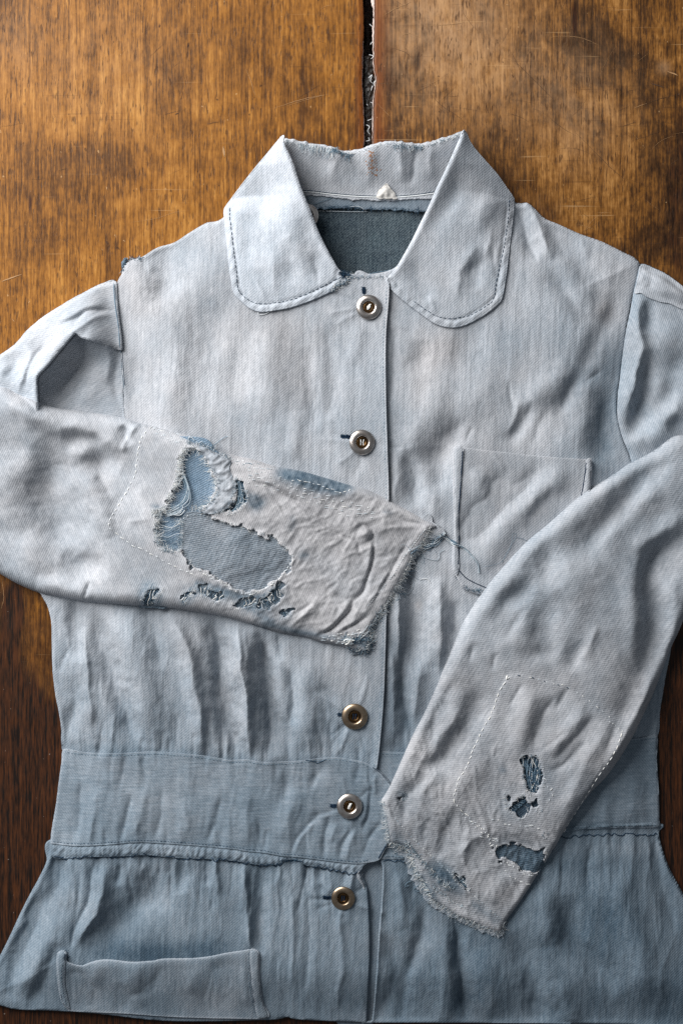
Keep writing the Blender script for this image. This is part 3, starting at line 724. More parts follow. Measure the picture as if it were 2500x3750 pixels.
# skirt, right
fold(fQ, [(500, 420), (540, 560), (490, 700)], 26, -7); fold(fQ, [(640, 310), (620, 430), (580, 560), (560, 730)], 24, -10); fold(fQ, [(560, 200), (560, 380)], 22, 5); fold(fQ, [(745, 360), (760, 480), (770, 600), (790, 720)], 22, -14, -0.2); fold(fQ, [(700, 400), (710, 600), (710, 730)], 34, 7)
fold(fQ, [(960, 430), (1010, 540), (1060, 730)], 34, -9); fold(fQ, [(1150, 300), (1170, 420), (1230, 500), (1330, 600)], 36, -11); fold(fQ, [(1060, 250), (1080, 420)], 40, 7); fold(fQ, [(1300, 200), (1390, 420), (1450, 640)], 40, 7); fold(fQ, [(1230, 100), (1220, 260)], 20, -4); fold(fQ, [(1480, 80), (1500, 260), (1540, 400)], 22, -6); fold(fQ, [(850, 480), (880, 700)], 40, 5); fold(fQ, [(1120, 600), (1180, 740)], 30, 6)
# waistband
for a, b2, w, h in (((470, 30), (440, 330), 16, -8), ((560, 60), (520, 350), 16, 5), ((760, 90), (700, 340), 14, -7), ((840, 60), (780, 300), 18, 5), ((930, 60), (900, 330), 14, -5), ((1060, 150), (1080, 330), 22, 5), ((1270, 120), (1200, 350), 16, -6), ((1400, 60), (1430, 350), 22, 5), ((400, 250), (420, 370), 12, -5)):
    fold(fP, [a, ((a[0] + b2[0]) / 2 + 8, (a[1] + b2[1]) / 2), b2], w, h)
for pts, w, h in (([(980, 720), (1010, 900), (960, 1150)], 13, 7), ([(1020, 860), (1010, 1040), (960, 1200)], 11, -9), ([(1060, 760), (1055, 900)], 9, 7), ([(880, 1180), (800, 1290), (770, 1420)], 12, -7), ([(680, 1100), (640, 1280), (650, 1400)], 13, -7), ([(600, 1060), (500, 1180), (400, 1300), (370, 1430)], 13, -7), ([(560, 1140), (450, 1260), (400, 1380)], 11, 7), ([(900, 1200), (850, 1300), (840, 1440)], 10, 6), ([(1100, 1130), (1000, 1300), (960, 1430)], 11, -6), ([(740, 1150), (700, 1280)], 11, 5), ([(350, 760), (330, 1000)], 24, -5), ([(640, 660), (560, 820)], 18, -5), ([(930, 660), (900, 800)], 9, -4), ([(400, 900), (300, 1250)], 26, 5), ([(180, 1200), (150, 1360)], 12, -6)):
    fold(fW, pts, w, h)
fold(fC, [(1180, 620), (1190, 800)], 22, 4); fold(fC, [(1330, 500), (1340, 800)], 30, 5); fold(fC, [(1400, 760), (1310, 720)], 12, 3)

seam_top_l = [(233, 2747), (319, 2757), (446, 2756), (574, 2751), (670, 2757), (733, 2763), (797, 2773), (848, 2781), (906, 2779), (967, 2788), (1056, 2786), (1123, 2780), (1168, 2775), (1221, 2771), (1279, 2777), (1329, 2788), (1364, 2804)]
tab = [(1387, 2821), (1409, 2844), (1427, 2871), (1436, 2920), (1440, 3000), (1432, 3050), (1422, 3076), (1404, 3112), (1387, 3143)]
seam_bot_l = [(1346, 3154), (1302, 3158), (1239, 3152), (1168, 3143), (1096, 3134), (1034, 3129), (967, 3118), (900, 3112), (861, 3105), (765, 3096), (638, 3086), (510, 3080), (415, 3087), (319, 3094), (255, 3097), (191, 3092)]
gath_bot = [(191, 3140), (217, 3147), (255, 3143), (351, 3134), (446, 3131), (542, 3127), (638, 3136), (733, 3140), (829, 3145), (893, 3153), (967, 3165), (1025, 3158), (1056, 3143), (1092, 3147), (1123, 3165), (1168, 3170), (1212, 3179), (1257, 3190), (1293, 3194), (1318, 3185)]
seam_top_r = [(1350, 2746), (1380, 2748), (1484, 2752), (1700, 2745), (2000, 2728), (2325, 2706), (2406, 2698)]
seam_bot_r = [(1390, 3140), (1445, 3140), (1503, 3138), (1700, 3090), (1950, 3055), (2073, 3042), (2126, 3033), (2257, 3029), (2410, 3033)]
def gathers(pts, up, n, lo, hi, amp, w=(7, 14), rnd=None):
    p = resample(U(pts, 40), 4, closed=False); rr = random.Random(rnd or 3)
    for k in range(n):
        i = rr.randrange(len(p)); x, y = p[i]; L = rr.uniform(lo, hi); s = -1 if up else 1
        dx = rr.gauss(0, 0.10) * L
        FO.append(([(x, y + s * -6), (x + dx * .5, y + s * L * .5), (x + dx, y + s * L)], rr.uniform(*w), rr.choice([-1, -1, 1]) * rr.uniform(*amp)))
gathers(seam_top_l, True, 64, 40, 170, (2.0, 5.0), rnd=4)
gathers(seam_top_l, False, 36, 40, 140, (1.5, 3.5), (9, 18), rnd=14)
gathers(gath_bot, False, 84, 40, 210, (2.0, 5.5), rnd=5)
gathers(seam_bot_l, True, 34, 30, 120, (1.5, 3.5), rnd=6)
gathers(seam_bot_r, False, 40, 40, 240, (1.5, 4.0), (9, 18), rnd=7)
gathers(seam_top_r, True, 50, 60, 220, (2.0, 5.0), (9, 16), rnd=8)
gathers(seam_bot_r, True, 26, 30, 90, (1.0, 3.0), (8, 14), rnd=9)

rb_ = random.Random(12)
for bx_, by_ in ((1349, 1126), (1325, 1620), (1298, 2623), (1279, 2950), (1256, 3288)):
    for k in range(9):
        a_ = rb_.uniform(0, 6.28); l_ = rb_.uniform(60, 130); c_, s_ = math.cos(a_), math.sin(a_)
        FO.append((U([(bx_ + 38 * c_, by_ + 38 * s_), (bx_ + (38 + l_ * .5) * c_ + rb_.gauss(0, 5), by_ + (38 + l_ * .5) * s_), (bx_ + (38 + l_) * c_, by_ + (38 + l_) * s_)], 40), rb_.uniform(8, 13), rb_.choice([-1, 1]) * rb_.uniform(2.5, 5)))
BODYF = 1.0 * strokes(GX, GY, FO) * (0.86 + 0.36 * sstep(1900, 2250, GY))
BODYF += 8 * fbm(GX, GY, 330, 420, 3, 21) + 2.6 * fbm(GX, GY, 60, 330, 3, 22, 0.08) + (1.2 + 1.6 * sstep(2000, 2300, GY)) * (ridged(GX, GY, 60, 420, 25, 0.06, 3.0, 26, 150) - 0.3) * (0.4 + 0.6 * vnoise(GX / 240, GY / 300)) + 1.2 * fbm(GX, GY, 20, 150, 3, 23, 0.05) + 0.5 * fbm(GX, GY, 24, 24, 3, 24)
BODYF *= sstep(0, 26, DB) * 0.85 + 0.15

# dye of the body, with light falloff painted in
def region_soft(pts, w):
    p = resample(pts, 10); D, _, _ = near([p], gx, gy, w * 2.2); I = inside_grid(p, gx, gy)
    return sstep(-w, w, np.where(I, D, -D))
FADE_SHADE = 0.73 - 0.05 * sstep(3050, 3200, GY) + 0.11 * fbm(GX, GY, 330, 380, 3, 31) + 0.03 * fbm(GX, GY, 30, 260, 3, 32)
WARM = 0.42 + 0.5 * fbm(GX, GY, 300, 360, 4, 33) - 0.14 * sstep(1900, 2300, GY)
FADE_SHADE += -0.05 * sstep(1500, 2600, GX) - 0.15 * sstep(2000, 2800, GY)  # falloff of the light towards right and bottom, painted into the dye
FADE_SHADE -= 0.11 * sstep(1380, 1450, GX) * sstep(3080, 3160, GY)                       # bluer right skirt
FADE_SHADE -= 0.09 * sstep(1390, 1450, GX) * sstep(2690, 2740, GY) * (1 - sstep(3060, 3110, GY))
FADE_SHADE -= 0.05 * sstep(2690, 2740, GY) * sstep(1400, 1380, GX)
WARM -= 0.34 * sstep(2500, 3100, GY) + 0.42 * sstep(1980, 2250, GX) * sstep(1200, 1500, GY)
FADE_SHADE -= 0.07 * strokes(GX, GY, [(U([(2240, 1250), (2215, 1500), (2190, 1750)], 40), 45, 1.0)])
FADE_SHADE -= 0.09 * strokes(GX, GY, [(U([(262, 3505), (340, 3490), (480, 3492), (600, 3488), (760, 3478), (900, 3452)], 40), 42, 1.0)])
FADE_SHADE -= 0.10 * strokes(GX, GY, [(U([(1440, 2300), (1450, 2550), (1450, 2740)], 40), 60, 1.0), (U([(740, 890), (800, 950), (820, 1040)], 40), 40, .6)])  # darker band right of the placket and another by the collar
for cx, cy, r, a in ((2210, 1145, 30, .6), (1555, 1300, 60, .5), (1640, 1270, 50, .4), (1530, 2215, 14, .5), (1545, 1420, 60, .35), (1330, 2450, 120, .3), (660, 1430, 40, .2), (500, 1000, 90, .35), (850, 1250, 260, .25), (1650, 1600, 80, .3)):
    WARM += a * blob(GX, GY, cx, cy, r, r * 1.3)
SEAMS = [(U(s_, 40), 15, -0.10) for s_ in (seam_top_l, seam_bot_l, gath_bot, seam_top_r, seam_bot_r, [(430, 1030)] + armhole_l, armhole_r)]
FADE_SHADE += strokes(GX, GY, SEAMS) / 1.3
def gsample(A):
    def f(PX, PY, d):
        i = np.clip(((PX - X0) / G + 0.5).astype(int), 0, NX - 1); j = np.clip(((PY - Y0) / G + 0.5).astype(int), 0, NY - 1)
        return A[j, i]
    return f
gB, gF = gsample(BASE), gsample(BODYF); fadeShadeB, warmB = gsample(FADE_SHADE), gsample(WARM)
def body_z(off, edge=0.0, tuck=None):
    def f(PX, PY, d, H):
        z = gB(PX, PY, d) + gF(PX, PY, d) * 1.0 + off
        if edge: z = z + edge * np.exp(-d / 10.0)
        return z
    return f

# inside of the back, seen through the neck
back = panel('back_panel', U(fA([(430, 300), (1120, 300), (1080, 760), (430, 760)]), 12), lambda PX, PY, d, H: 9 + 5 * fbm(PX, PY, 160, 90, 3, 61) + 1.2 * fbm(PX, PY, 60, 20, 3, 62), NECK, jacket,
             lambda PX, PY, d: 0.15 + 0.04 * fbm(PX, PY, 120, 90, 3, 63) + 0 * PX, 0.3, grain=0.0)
facing = panel('neck_facing', U(fA([(440, 270), (1110, 270), (1090, 398), (1040, 405), (950, 400), (850, 394), (770, 396), (700, 388), (600, 392), (500, 402), (440, 400)]), 20), lambda PX, PY, d, H: 19 + 3 * fbm(PX, PY, 120, 40, 3, 64) + 3 * np.exp(-d / 8), DENIM, jacket,
               lambda PX, PY, d: 0.44 - 0.26 * np.exp(-d / 6) + 0 * PX, 0.2, fray=2.5)
y = Yarn(); fringe(y, U(fA([(510, 398), (600, 390), (700, 386), (770, 396), (850, 394), (950, 400), (1040, 405)]), 20), 120, 14, 0.9, side=-1, r=0.9, tint=(0.12, 0.5), dz=2)
cord(y, U(fA([(560, 400), (640, 402), (720, 404), (775, 404)]), 18), 1.0, 0.75, 4); cord(y, U(fA([(545, 372), (600, 352), (635, 335)]), 20), 0.9, 0.4, 3); cord(y, U(fA([(700, 384), (740, 382), (770, 400)]), 20), 0.8, 0.8, 4)
y.build('frayed_edge', YARN, facing)

# ---- right front (button side, lies underneath)
front_r = U([(1300, 1010), (1360, 1010), (1440, 990), (1500, 930), (1560, 830), (1640, 740), (1760, 700), (1888, 741)] + shoulder_r[::-1][1:] + armhole_r[::-1] + side_r[::-1] + seam_top_r[::-1][0:] + [(1300, 2746), (1290, 2400), (1290, 1800), (1290, 1200)], 30)
FR = panel('front_panel', front_r, body_z(0), DENIM, jacket, fadeShadeB, warmB, rim=SOFT)
# hidden left front of the right skirt (button stand) and the right skirt
stand = panel('button_stand', U([(1250, 3120), (1425, 3130), (1418, 3300), (1408, 3420), (1396, 3580), (1380, 3744), (1230, 3744), (1250, 3400)], 30), lambda PX, PY, d, H: gB(PX, PY, d) - 14, DENIM, jacket, lambda PX, PY, d: 0.5 + 0 * PX, 0.1)
skirt_r = U([(1400, 3128), (1500, 3124), (1700, 3076), (1950, 3042), (2126, 3022), (2410, 3022)] + hip_r[::-1] + bottom[::-1][:4] + [(1364, 3749), (1380, 3571), (1390, 3408), (1400, 3286), (1404, 3180)], 30)
SR = panel('skirt_panel', skirt_r, body_z(0, edge=7), DENIM, jacket, fadeShadeB, warmB, rim=SOFT)
wb_r = U(seam_top_r + waist_r[::-1][1:] + [(2410, 3033)] + seam_bot_r[::-1][1:] + [(1330, 3140), (1320, 2950)], 34)
WR = panel('waistband', wb_r, lambda PX, PY, d, H: gB(PX, PY, d) + 0.55 * gF(PX, PY, d) + 4, DENIM, jacket, lambda PX, PY, d: fadeShadeB(PX, PY, d) + 0.10 * np.exp(-(d / 7) ** 2), warmB, grain=math.pi / 2)
y = Yarn(); run(y, U([(x, yv + 8) for x, yv in seam_top_r], 38), 10, 4, 0.9, (0.4, 0.6), 0.6, 0.4); run(y, U([(x, yv - 8) for x, yv in seam_bot_r], 38), 10, 4, 0.9, (0.3, 0.55), 0.6, 0.4)
zz = []
for k, (x, yv) in enumerate(resample([(1390, 3150), (1445, 3148), (1503, 3146), (1700, 3104), (1950, 3070), (2060, 3062), (2180, 3054), (2295, 3054), (2371, 3060), (2408, 3056)], 9, closed=False)): zz.append((x, yv + random.choice([-4, 0, 4])))
cord(y, U(zz, 36), 1.8, 0.12, 1.0, step=5, noise=0.2)
y.build('stitching', YARN, WR)

# ---- chest pocket on the right front
pk = U(fR([(183, 150), (240, 150), (360, 165), (480, 178), (740, 205), (960, 220), (1010, 226), (1000, 400), (990, 700), (960, 1050), (700, 1060), (420, 1035), (340, 1032), (270, 1010), (230, 982), (196, 925), (172, 860), (176, 740), (186, 600), (178, 430), (180, 280)]), 44)
pf = strokes(GX, GY, [(U(fR(p), 44), w, a) for p, w, a in (([(500, 300), (420, 420), (330, 560), (250, 720)], 34, -9), ([(700, 270), (560, 430), (430, 560), (330, 700)], 30, -8), ([(850, 300), (680, 440), (560, 560)], 34, 9), ([(320, 300), (370, 470)], 24, 6), ([(560, 520), (430, 700), (350, 860)], 40, 7), ([(420, 190), (490, 290)], 14, 4), ([(780, 400), (640, 560)], 24, -6))])
gpf = gsample(pf)
PK = panel('chest_pocket', pk, lambda PX, PY, d, H: gB(PX, PY, d) + 0.5 * gF(PX, PY, d) + 15 + gpf(PX, PY, d) + 1.2 * fbm(PX, PY, 40, 120, 3, 71), DENIM, jacket,
           lambda PX, PY, d: 0.69 + 0.07 * fbm(PX, PY, 120, 150, 3, 72) + 0.08 * np.exp(-(d / 5) ** 2), lambda PX, PY, d: 0.55 + 0.3 * fbm(PX, PY, 150, 150, 3, 73), grain=0.0)
# folded-in side strips of the pocket
for pts in ([(183, 150), (238, 152), (232, 260), (222, 420), (214, 520), (208, 600), (212, 700), (204, 760), (212, 860), (196, 915), (172, 860), (176, 740), (186, 600), (178, 430), (180, 280)], [(984, 224), (1010, 228), (1004, 330), (1000, 420), (992, 520), (955, 520), (952, 430), (970, 340)]):
    panel('pocket_turnback', U(fR(pts), 50), lambda PX, PY, d, H: H + 4 + 3 * np.clip(d / 12, 0, 1), DENIM, PK, lambda PX, PY, d: 0.70 + 0.06 * np.exp(-(d / 4) ** 2), 0.45, step=5)
y = Yarn()
cord(y, U(fR([(234, 170), (226, 300), (216, 440), (208, 560), (212, 700), (206, 850)]), 52), 2.0, 0.05, 0.4); cord(y, U(fR([(980, 240), (968, 330), (950, 440)]), 52), 2.6, 0.02, 0.4)
cord(y, U(fR([(205, 880), (250, 930), (300, 960), (380, 995)]), 52), 1.6, 0.08, 1); cord(y, U(fR([(190, 925), (230, 978), (262, 1000), (330, 1030)]), 52), 1.2, 0.15, 1)
fringe(y, U(fR([(250, 990), (300, 1000), (350, 1010)]), 52), 40, 18, 1.2, 1, 0.9, (0.15, 0.8)); cord(y, U(fR([(535, 665), (520, 750), (480, 820), (440, 850), (360, 865)]), 52), 0.4, 0.5, 2); cord(y, U(fR([(535, 665), (555, 680), (500, 780), (470, 840)]), 52), 0.5, 0.5, 2); cord(y, U(fR([(560, 690), (600, 700), (625, 718)]), 52), 0.7, 0.5, 2)
y.build('stitching', YARN, PK)

# ---- left front (buttonhole side, on top)
placket = [(1414, 1020), (1423, 1053), (1420, 1120), (1411, 1240), (1411, 1435), (1417, 1650), (1422, 1818), (1420, 2000), (1413, 2232), (1409, 2392), (1403, 2551), (1390, 2710), (1378, 2806)]
front_l = U(placket + [(1368, 2818)] + [(x, yv + 12) for x, yv in seam_top_l[::-1][1:]] + side_l[::-1][1:] + armhole_l[::-1] + shoulder_l[::-1] + [(880, 720), (960, 740), (1060, 850), (1160, 960), (1255, 1000), (1320, 1010), (1395, 1008)], 40)
PLC = U(placket, 44)
dP, _, _ = near([resample(PLC, 10, closed=False)], gx, gy, 140, closed=False); gP = gsample(dP)
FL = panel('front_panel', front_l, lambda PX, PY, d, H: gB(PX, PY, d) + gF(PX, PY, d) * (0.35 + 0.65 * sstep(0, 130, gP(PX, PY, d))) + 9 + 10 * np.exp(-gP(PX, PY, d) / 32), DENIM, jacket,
           lambda PX, PY, d: fadeShadeB(PX, PY, d) + 0.06 * np.exp(-(gP(PX, PY, d) / 6) ** 2), warmB, rim=THIN)
y = Yarn(); run(y, U([(a - 9, b2) for a, b2 in placket[1:]], 52), 9, 4, 0.8, (0.45, 0.7), 0.5, 0.4); y.build('stitching', YARN, FL)
# skirt, gathered strip, waistband on the left
sk_edge = [(1322, 3165), (1318, 3194), (1333, 3232), (1342, 3268), (1349, 3408), (1349, 3510), (1344, 3612), (1339, 3748)]
skirt_l = U([(182, 3085), (400, 3080), (700, 3086), (1000, 3112), (1200, 3140), (1322, 3150)] + sk_edge + bottom[:10][::-1] + hip_l[::-1], 40)
SL = panel('skirt_panel', skirt_l, body_z(6), DENIM, jacket, fadeShadeB, warmB, rim=SOFT)
gs = U(seam_bot_l[::-1] + [(1330, 3165)] + [(x, yv) for x, yv in gath_bot[::-1]], 42)
def gat_z(PX, PY, d, H):
    ph = PX / 26.0 + 1.6 * fbm(PX, PY, 60, octv=2, seed=81)
    return gB(PX, PY, d) + 0.35 * gF(PX, PY, d) + 11 + 2.6 * np.sin(ph * 2 * math.pi) * sstep(0, 10, d) + 4 * sstep(0, 14, d)
GS = panel('gathered_strip', gs, gat_z, DENIM, jacket, lambda PX, PY, d: fadeShadeB(PX, PY, d) + 0.02, lambda PX, PY, d: warmB(PX, PY, d) - .1)
wb_l = U(seam_top_l + tab + seam_bot_l + waist_l[::-1][1:], 44)
WL = panel('waistband', wb_l, lambda PX, PY, d, H: gB(PX, PY, d) + 0.8 * gF(PX, PY, d) + 15, DENIM, jacket, lambda PX, PY, d: fadeShadeB(PX, PY, d) + 0.09 * np.exp(-(d / 6) ** 2), warmB, grain=math.pi / 2)
y = Yarn()
def shift(pts, dy, dx=0): return [(a + dx, b2 + dy) for a, b2 in pts]
run(y, U(shift(seam_top_l, 8), 48), 9, 3.5, 0.9, (0.35, 0.6), 0.5, 0.4); run(y, U(shift(seam_bot_l, -7), 48), 9, 3.5, 0.9, (0.1, 0.35), 0.5, 0.4)
cord(y, U([(1364, 2806), (1387, 2823), (1409, 2846), (1424, 2868)], 48), 1.1, 0.1, 2.0)
cord(y, U(fW([(490, 628), (560, 640), (585, 655), (620, 640), (660, 622)]), 48), 1.4, 0.15, 1)
cord(y, U(fW([(1165, 1290), (1120, 1370), (1085, 1430)]), 48), 2.0, 0.08, 1)
y.build('stitching', YARN, WL)
y = Yarn(); zz = []
for x, yv in resample(gath_bot, 9, closed=False): zz.append((x + random.gauss(0, 2), yv + random.choice([-6, -3, 0, 3, 6]) + 1))
cord(y, U(zz, 44), 1.9, 0.09, 1.0, step=5)
fringe(y, U(fW([(280, 1440), (350, 1445), (430, 1450)]), 46), 26, 16, 1.0, 1, 0.9, (0.05, 0.3)); fringe(y, U(gath_bot, 44), 70, 9, 1.2, -1, 0.8, (0.05, 0.3))
y.build('stitching', YARN, GS)
# torn, turned corner of the left skirt opening
panel('turned_edge', U(fW([(925, 1545), (950, 1560), (972, 1640), (968, 1690), (945, 1640), (915, 1590)]), 56), lambda PX, PY, d, H: H + 4 + 3 * np.clip(d / 8, 0, 1), DENIM, SL, lambda PX, PY, d: 0.55 + 0.12 * np.exp(-(d / 4) ** 2), 0.3, fray=1.5, step=4)

# ---- lower pocket
pl = fP([(335, 1002), (380, 995), (386, 1002), (381, 1030), (400, 1055), (470, 1075), (520, 1055), (580, 1040), (660, 1040), (750, 1050), (880, 1045), (940, 1033), (1100, 1030), (1200, 1020), (1300, 1000), (1400, 985), (1440, 980), (1475, 986), (1490, 1012), (1490, 1100), (1496, 1200), (1510, 1300), (1532, 1388), (1300, 1392), (1000, 1384), (700, 1364), (420, 1352), (385, 1340), (352, 1300), (336, 1220), (330, 1100)])
pfo = gsample(strokes(GX, GY, [(U(fP(p), 60), w, a) for p, w, a in (([(430, 1080), (470, 1180), (500, 1300)], 34, -8), ([(560, 1080), (540, 1180)], 26, 6), ([(820, 1070), (760, 1180), (800, 1300)], 26, 6), ([(910, 1080), (870, 1200), (720, 1260)], 20, -6), ([(1250, 1060), (1260, 1200), (1180, 1320)], 28, -6), ([(1120, 1080), (1100, 1220)], 30, 5), ([(1400, 1020), (1420, 1300)], 22, 5), ([(700, 1200), (720, 1330)], 26, -5))]))
open_line = gsample(near([resample(U(fP([(386, 1002), (381, 1030), (400, 1055), (470, 1075), (520, 1055), (580, 1040), (660, 1040), (750, 1050), (880, 1045), (940, 1033), (1100, 1030), (1200, 1020), (1300, 1000), (1400, 985)]), 60), 8, closed=False)], gx, gy, 200, closed=False)[0])
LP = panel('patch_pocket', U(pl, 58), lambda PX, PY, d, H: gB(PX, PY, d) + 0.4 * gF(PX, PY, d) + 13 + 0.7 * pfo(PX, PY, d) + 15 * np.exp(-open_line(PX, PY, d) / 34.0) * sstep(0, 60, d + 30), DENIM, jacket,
           lambda PX, PY, d: 0.50 + 0.05 * fbm(PX, PY, 120, 150, 3, 92) + 0.14 * np.exp(-(d / 5) ** 2), lambda PX, PY, d: 0.12 + 0.3 * fbm(PX, PY, 150, 150, 3, 93), rim=[(1.5, -1.5), (2, -5), (-1, -8)])
for pts in ([(338, 1004), (382, 998), (376, 1100), (372, 1200), (395, 1340), (385, 1338), (354, 1300), (338, 1220), (333, 1100)], [(1442, 984), (1474, 988), (1488, 1012), (1488, 1100), (1494, 1200), (1508, 1300), (1530, 1386), (1480, 1388), (1462, 1300), (1450, 1200), (1442, 1100)]):
    panel('pocket_turnback', U(fP(pts), 64), lambda PX, PY, d, H: H + 3.5 + 2.5 * np.clip(d / 8, 0, 1), DENIM, LP, lambda PX, PY, d: 0.49 + 0.12 * np.exp(-(d / 4) ** 2), 0.12, step=5)
y = Yarn(); cord(y, U(fP([(345, 1250), (360, 1320), (395, 1352)]), 66), 1.0, 0.2, 1); run(y, U(fP([(360, 1060), (356, 1200), (375, 1320)]), 66), 9, 4, 0.8, (0.3, 0.6), 0.6); run(y, U(fP([(1428, 1000), (1428, 1100), (1434, 1200), (1448, 1300), (1465, 1380)]), 66), 9, 4, 0.8, (0.3, 0.55), 0.6); cord(y, U(fP([(1440, 1000), (1440, 1100), (1448, 1200), (1460, 1300)]), 66), 1.3, 0.05, 0.5)
fringe(y, U(fP([(384, 1000), (382, 1040)]), 66), 16, 12, 1, 1, 0.9, (0.02, 0.3)); y.build('stitching', YARN, LP)
# ------------------------------------------------------------------ collar
top_edge = [(413, 80), (470, 88), (540, 100), (620, 112), (660, 128), (700, 132), (760, 120), (800, 108), (850, 96), (920, 98), (980, 103), (1020, 106), (1060, 98), (1100, 86), (1150, 73), (1195, 58)]
seam_in = [(1095, 318), (1000, 330), (900, 338), (820, 338), (720, 334), (620, 325), (540, 316), (470, 310)]
stand_pts = fA(top_edge) + fA([(1200, 75), (1150, 200)]) + fA(seam_in) + fA([(430, 220), (405, 110)])
def stand_z(PX, PY, d, H):
    t = np.clip((715 - PY) / 200.0, 0, 1)
    z = 26 + (72 + 34 * sstep(1080, 1600, PX)) * t ** 1.15 + 5 * fbm(PX, PY, 90, 200, 3, 101)
    return z - 12 * np.exp(-d / 7.0) * (t > 0.5)
sf = gsample(strokes(GX, GY, [(U(fA(p), 90), w, a) for p, w, a in (([(1000, 110), (985, 200), (975, 270)], 16, -8), ([(920, 110), (930, 250)], 20, 6), ([(560, 140), (700, 230), (820, 280)], 24, -4), ([(640, 130), (620, 250)], 22, 5), ([(770, 140), (780, 260)], 24, 5), ([(1060, 120), (1050, 240)], 20, 5))]))
ST = panel('collar_stand', U(stand_pts, 95), lambda PX, PY, d, H: stand_z(PX, PY, d, H) + sf(PX, PY, d), DENIM, jacket,
           lambda PX, PY, d: 0.80 - 0.20 * np.exp(-(np.clip(PY - 500, 0, 400) / 30.0) ** 2) * sstep(1080, 1180, PX) - 0.04 * sstep(560, 700, PY), lambda PX, PY, d: 0.45 + 0.25 * fbm(PX, PY, 120, 100, 3, 102) + 0 * PX, rim=[(2, -3), (3, -9), (1, -20), (-3, -60)], fray=2.0)
y = Yarn()
p_top = U(fA(top_edge), 135)
fringe(y, p_top, 260, 12, 0.8, 1, 0.7, (0.6, 0.98), dz=-2, inset=3); fringe(y, U(fA([(480, 95), (560, 108), (640, 118)]), 130), 150, 34, 0.2, -1, 0.7, (0.5, 0.95), dz=1, inset=2, curl=0.1)
fringe(y, U(fA([(630, 112), (700, 140)]), 130), 70, 22, 1.5, 1, 0.8, (0.2, 0.7), inset=10); fringe(y, U(fA([(900, 100), (1020, 110)]), 130), 90, 24, 0.4, -1, 0.7, (0.35, 0.9), dz=1, inset=0); fringe(y, U(fA([(1060, 98), (1180, 64)]), 130), 60, 10, 1, 1, .8, (.5, .95))
y.build('frayed_edge', YARN, ST)
# neck seam piping and the torn remains of a white loop
y = Yarn(); cord(y, U(fA([(1085, 318), (1000, 330), (900, 338), (820, 338), (720, 334), (620, 325), (540, 316), (470, 311)]), 40), 2.6, 0.86, 0.5); cord(y, U(fA([(1085, 312), (1000, 324), (900, 332), (820, 332), (720, 328), (620, 319), (540, 310), (470, 306)]), 42), 1.0, 0.15, 1.2)
y.build('neck_piping', YARN, ST)
m, nt, b = new_mat('white_tape'); tcx = node(nt, 'ShaderNodeTexCoord').outputs['Object']
nt.links.new(ramp(nt, noise_n(nt, tcx, 900, 3, 0.6), [(0.3, (0.55, 0.52, 0.48)), (0.7, (0.78, 0.76, 0.73))]), b.inputs['Base Color']); b.inputs['Roughness'].default_value = 0.9
TAPE = m
lp = panel('hanger_loop', U(fA([(820, 338), (826, 315), (850, 290), (866, 279), (880, 300), (900, 322), (908, 342), (890, 344), (880, 335), (870, 344), (850, 340), (838, 345)]), 50), lambda PX, PY, d, H: H + 6 + 9 * sstep(0, 16, d) + 5 * fbm(PX, PY, 16, 22, 3, 103), TAPE, ST, 1.0, 0.5, fray=1.5, step=4)
# rust-coloured print specks on the stand
m, nt, b = new_mat('rust_print'); b.inputs['Base Color'].default_value = (0.42, 0.20, 0.10, 1); b.inputs['Roughness'].default_value = 0.9
VV, FF = [], []; n = 0; rr = random.Random(5)
for _ in range(95):
    t = rr.random(); cx = 790 + 40 * t * rr.random() + rr.gauss(0, 10); cy = 135 + 105 * t; (px, py), = U(fA([(cx, cy)]), 95); r = rr.uniform(0.9, 2.6)
    k = 6; ang = np.linspace(0, 2 * math.pi, k, endpoint=False) + rr.random(); x = px + r * np.cos(ang) * rr.uniform(.6, 1.2); yv = py + r * np.sin(ang)
    VV.append(np.stack([x, yv, hat(x, yv) + 0.9], 1)); FF += [tuple(range(n, n + k))]; n += k
tag(mesh_object('faded_print', np.concatenate(VV), FF, m, ST), kind='stuff')

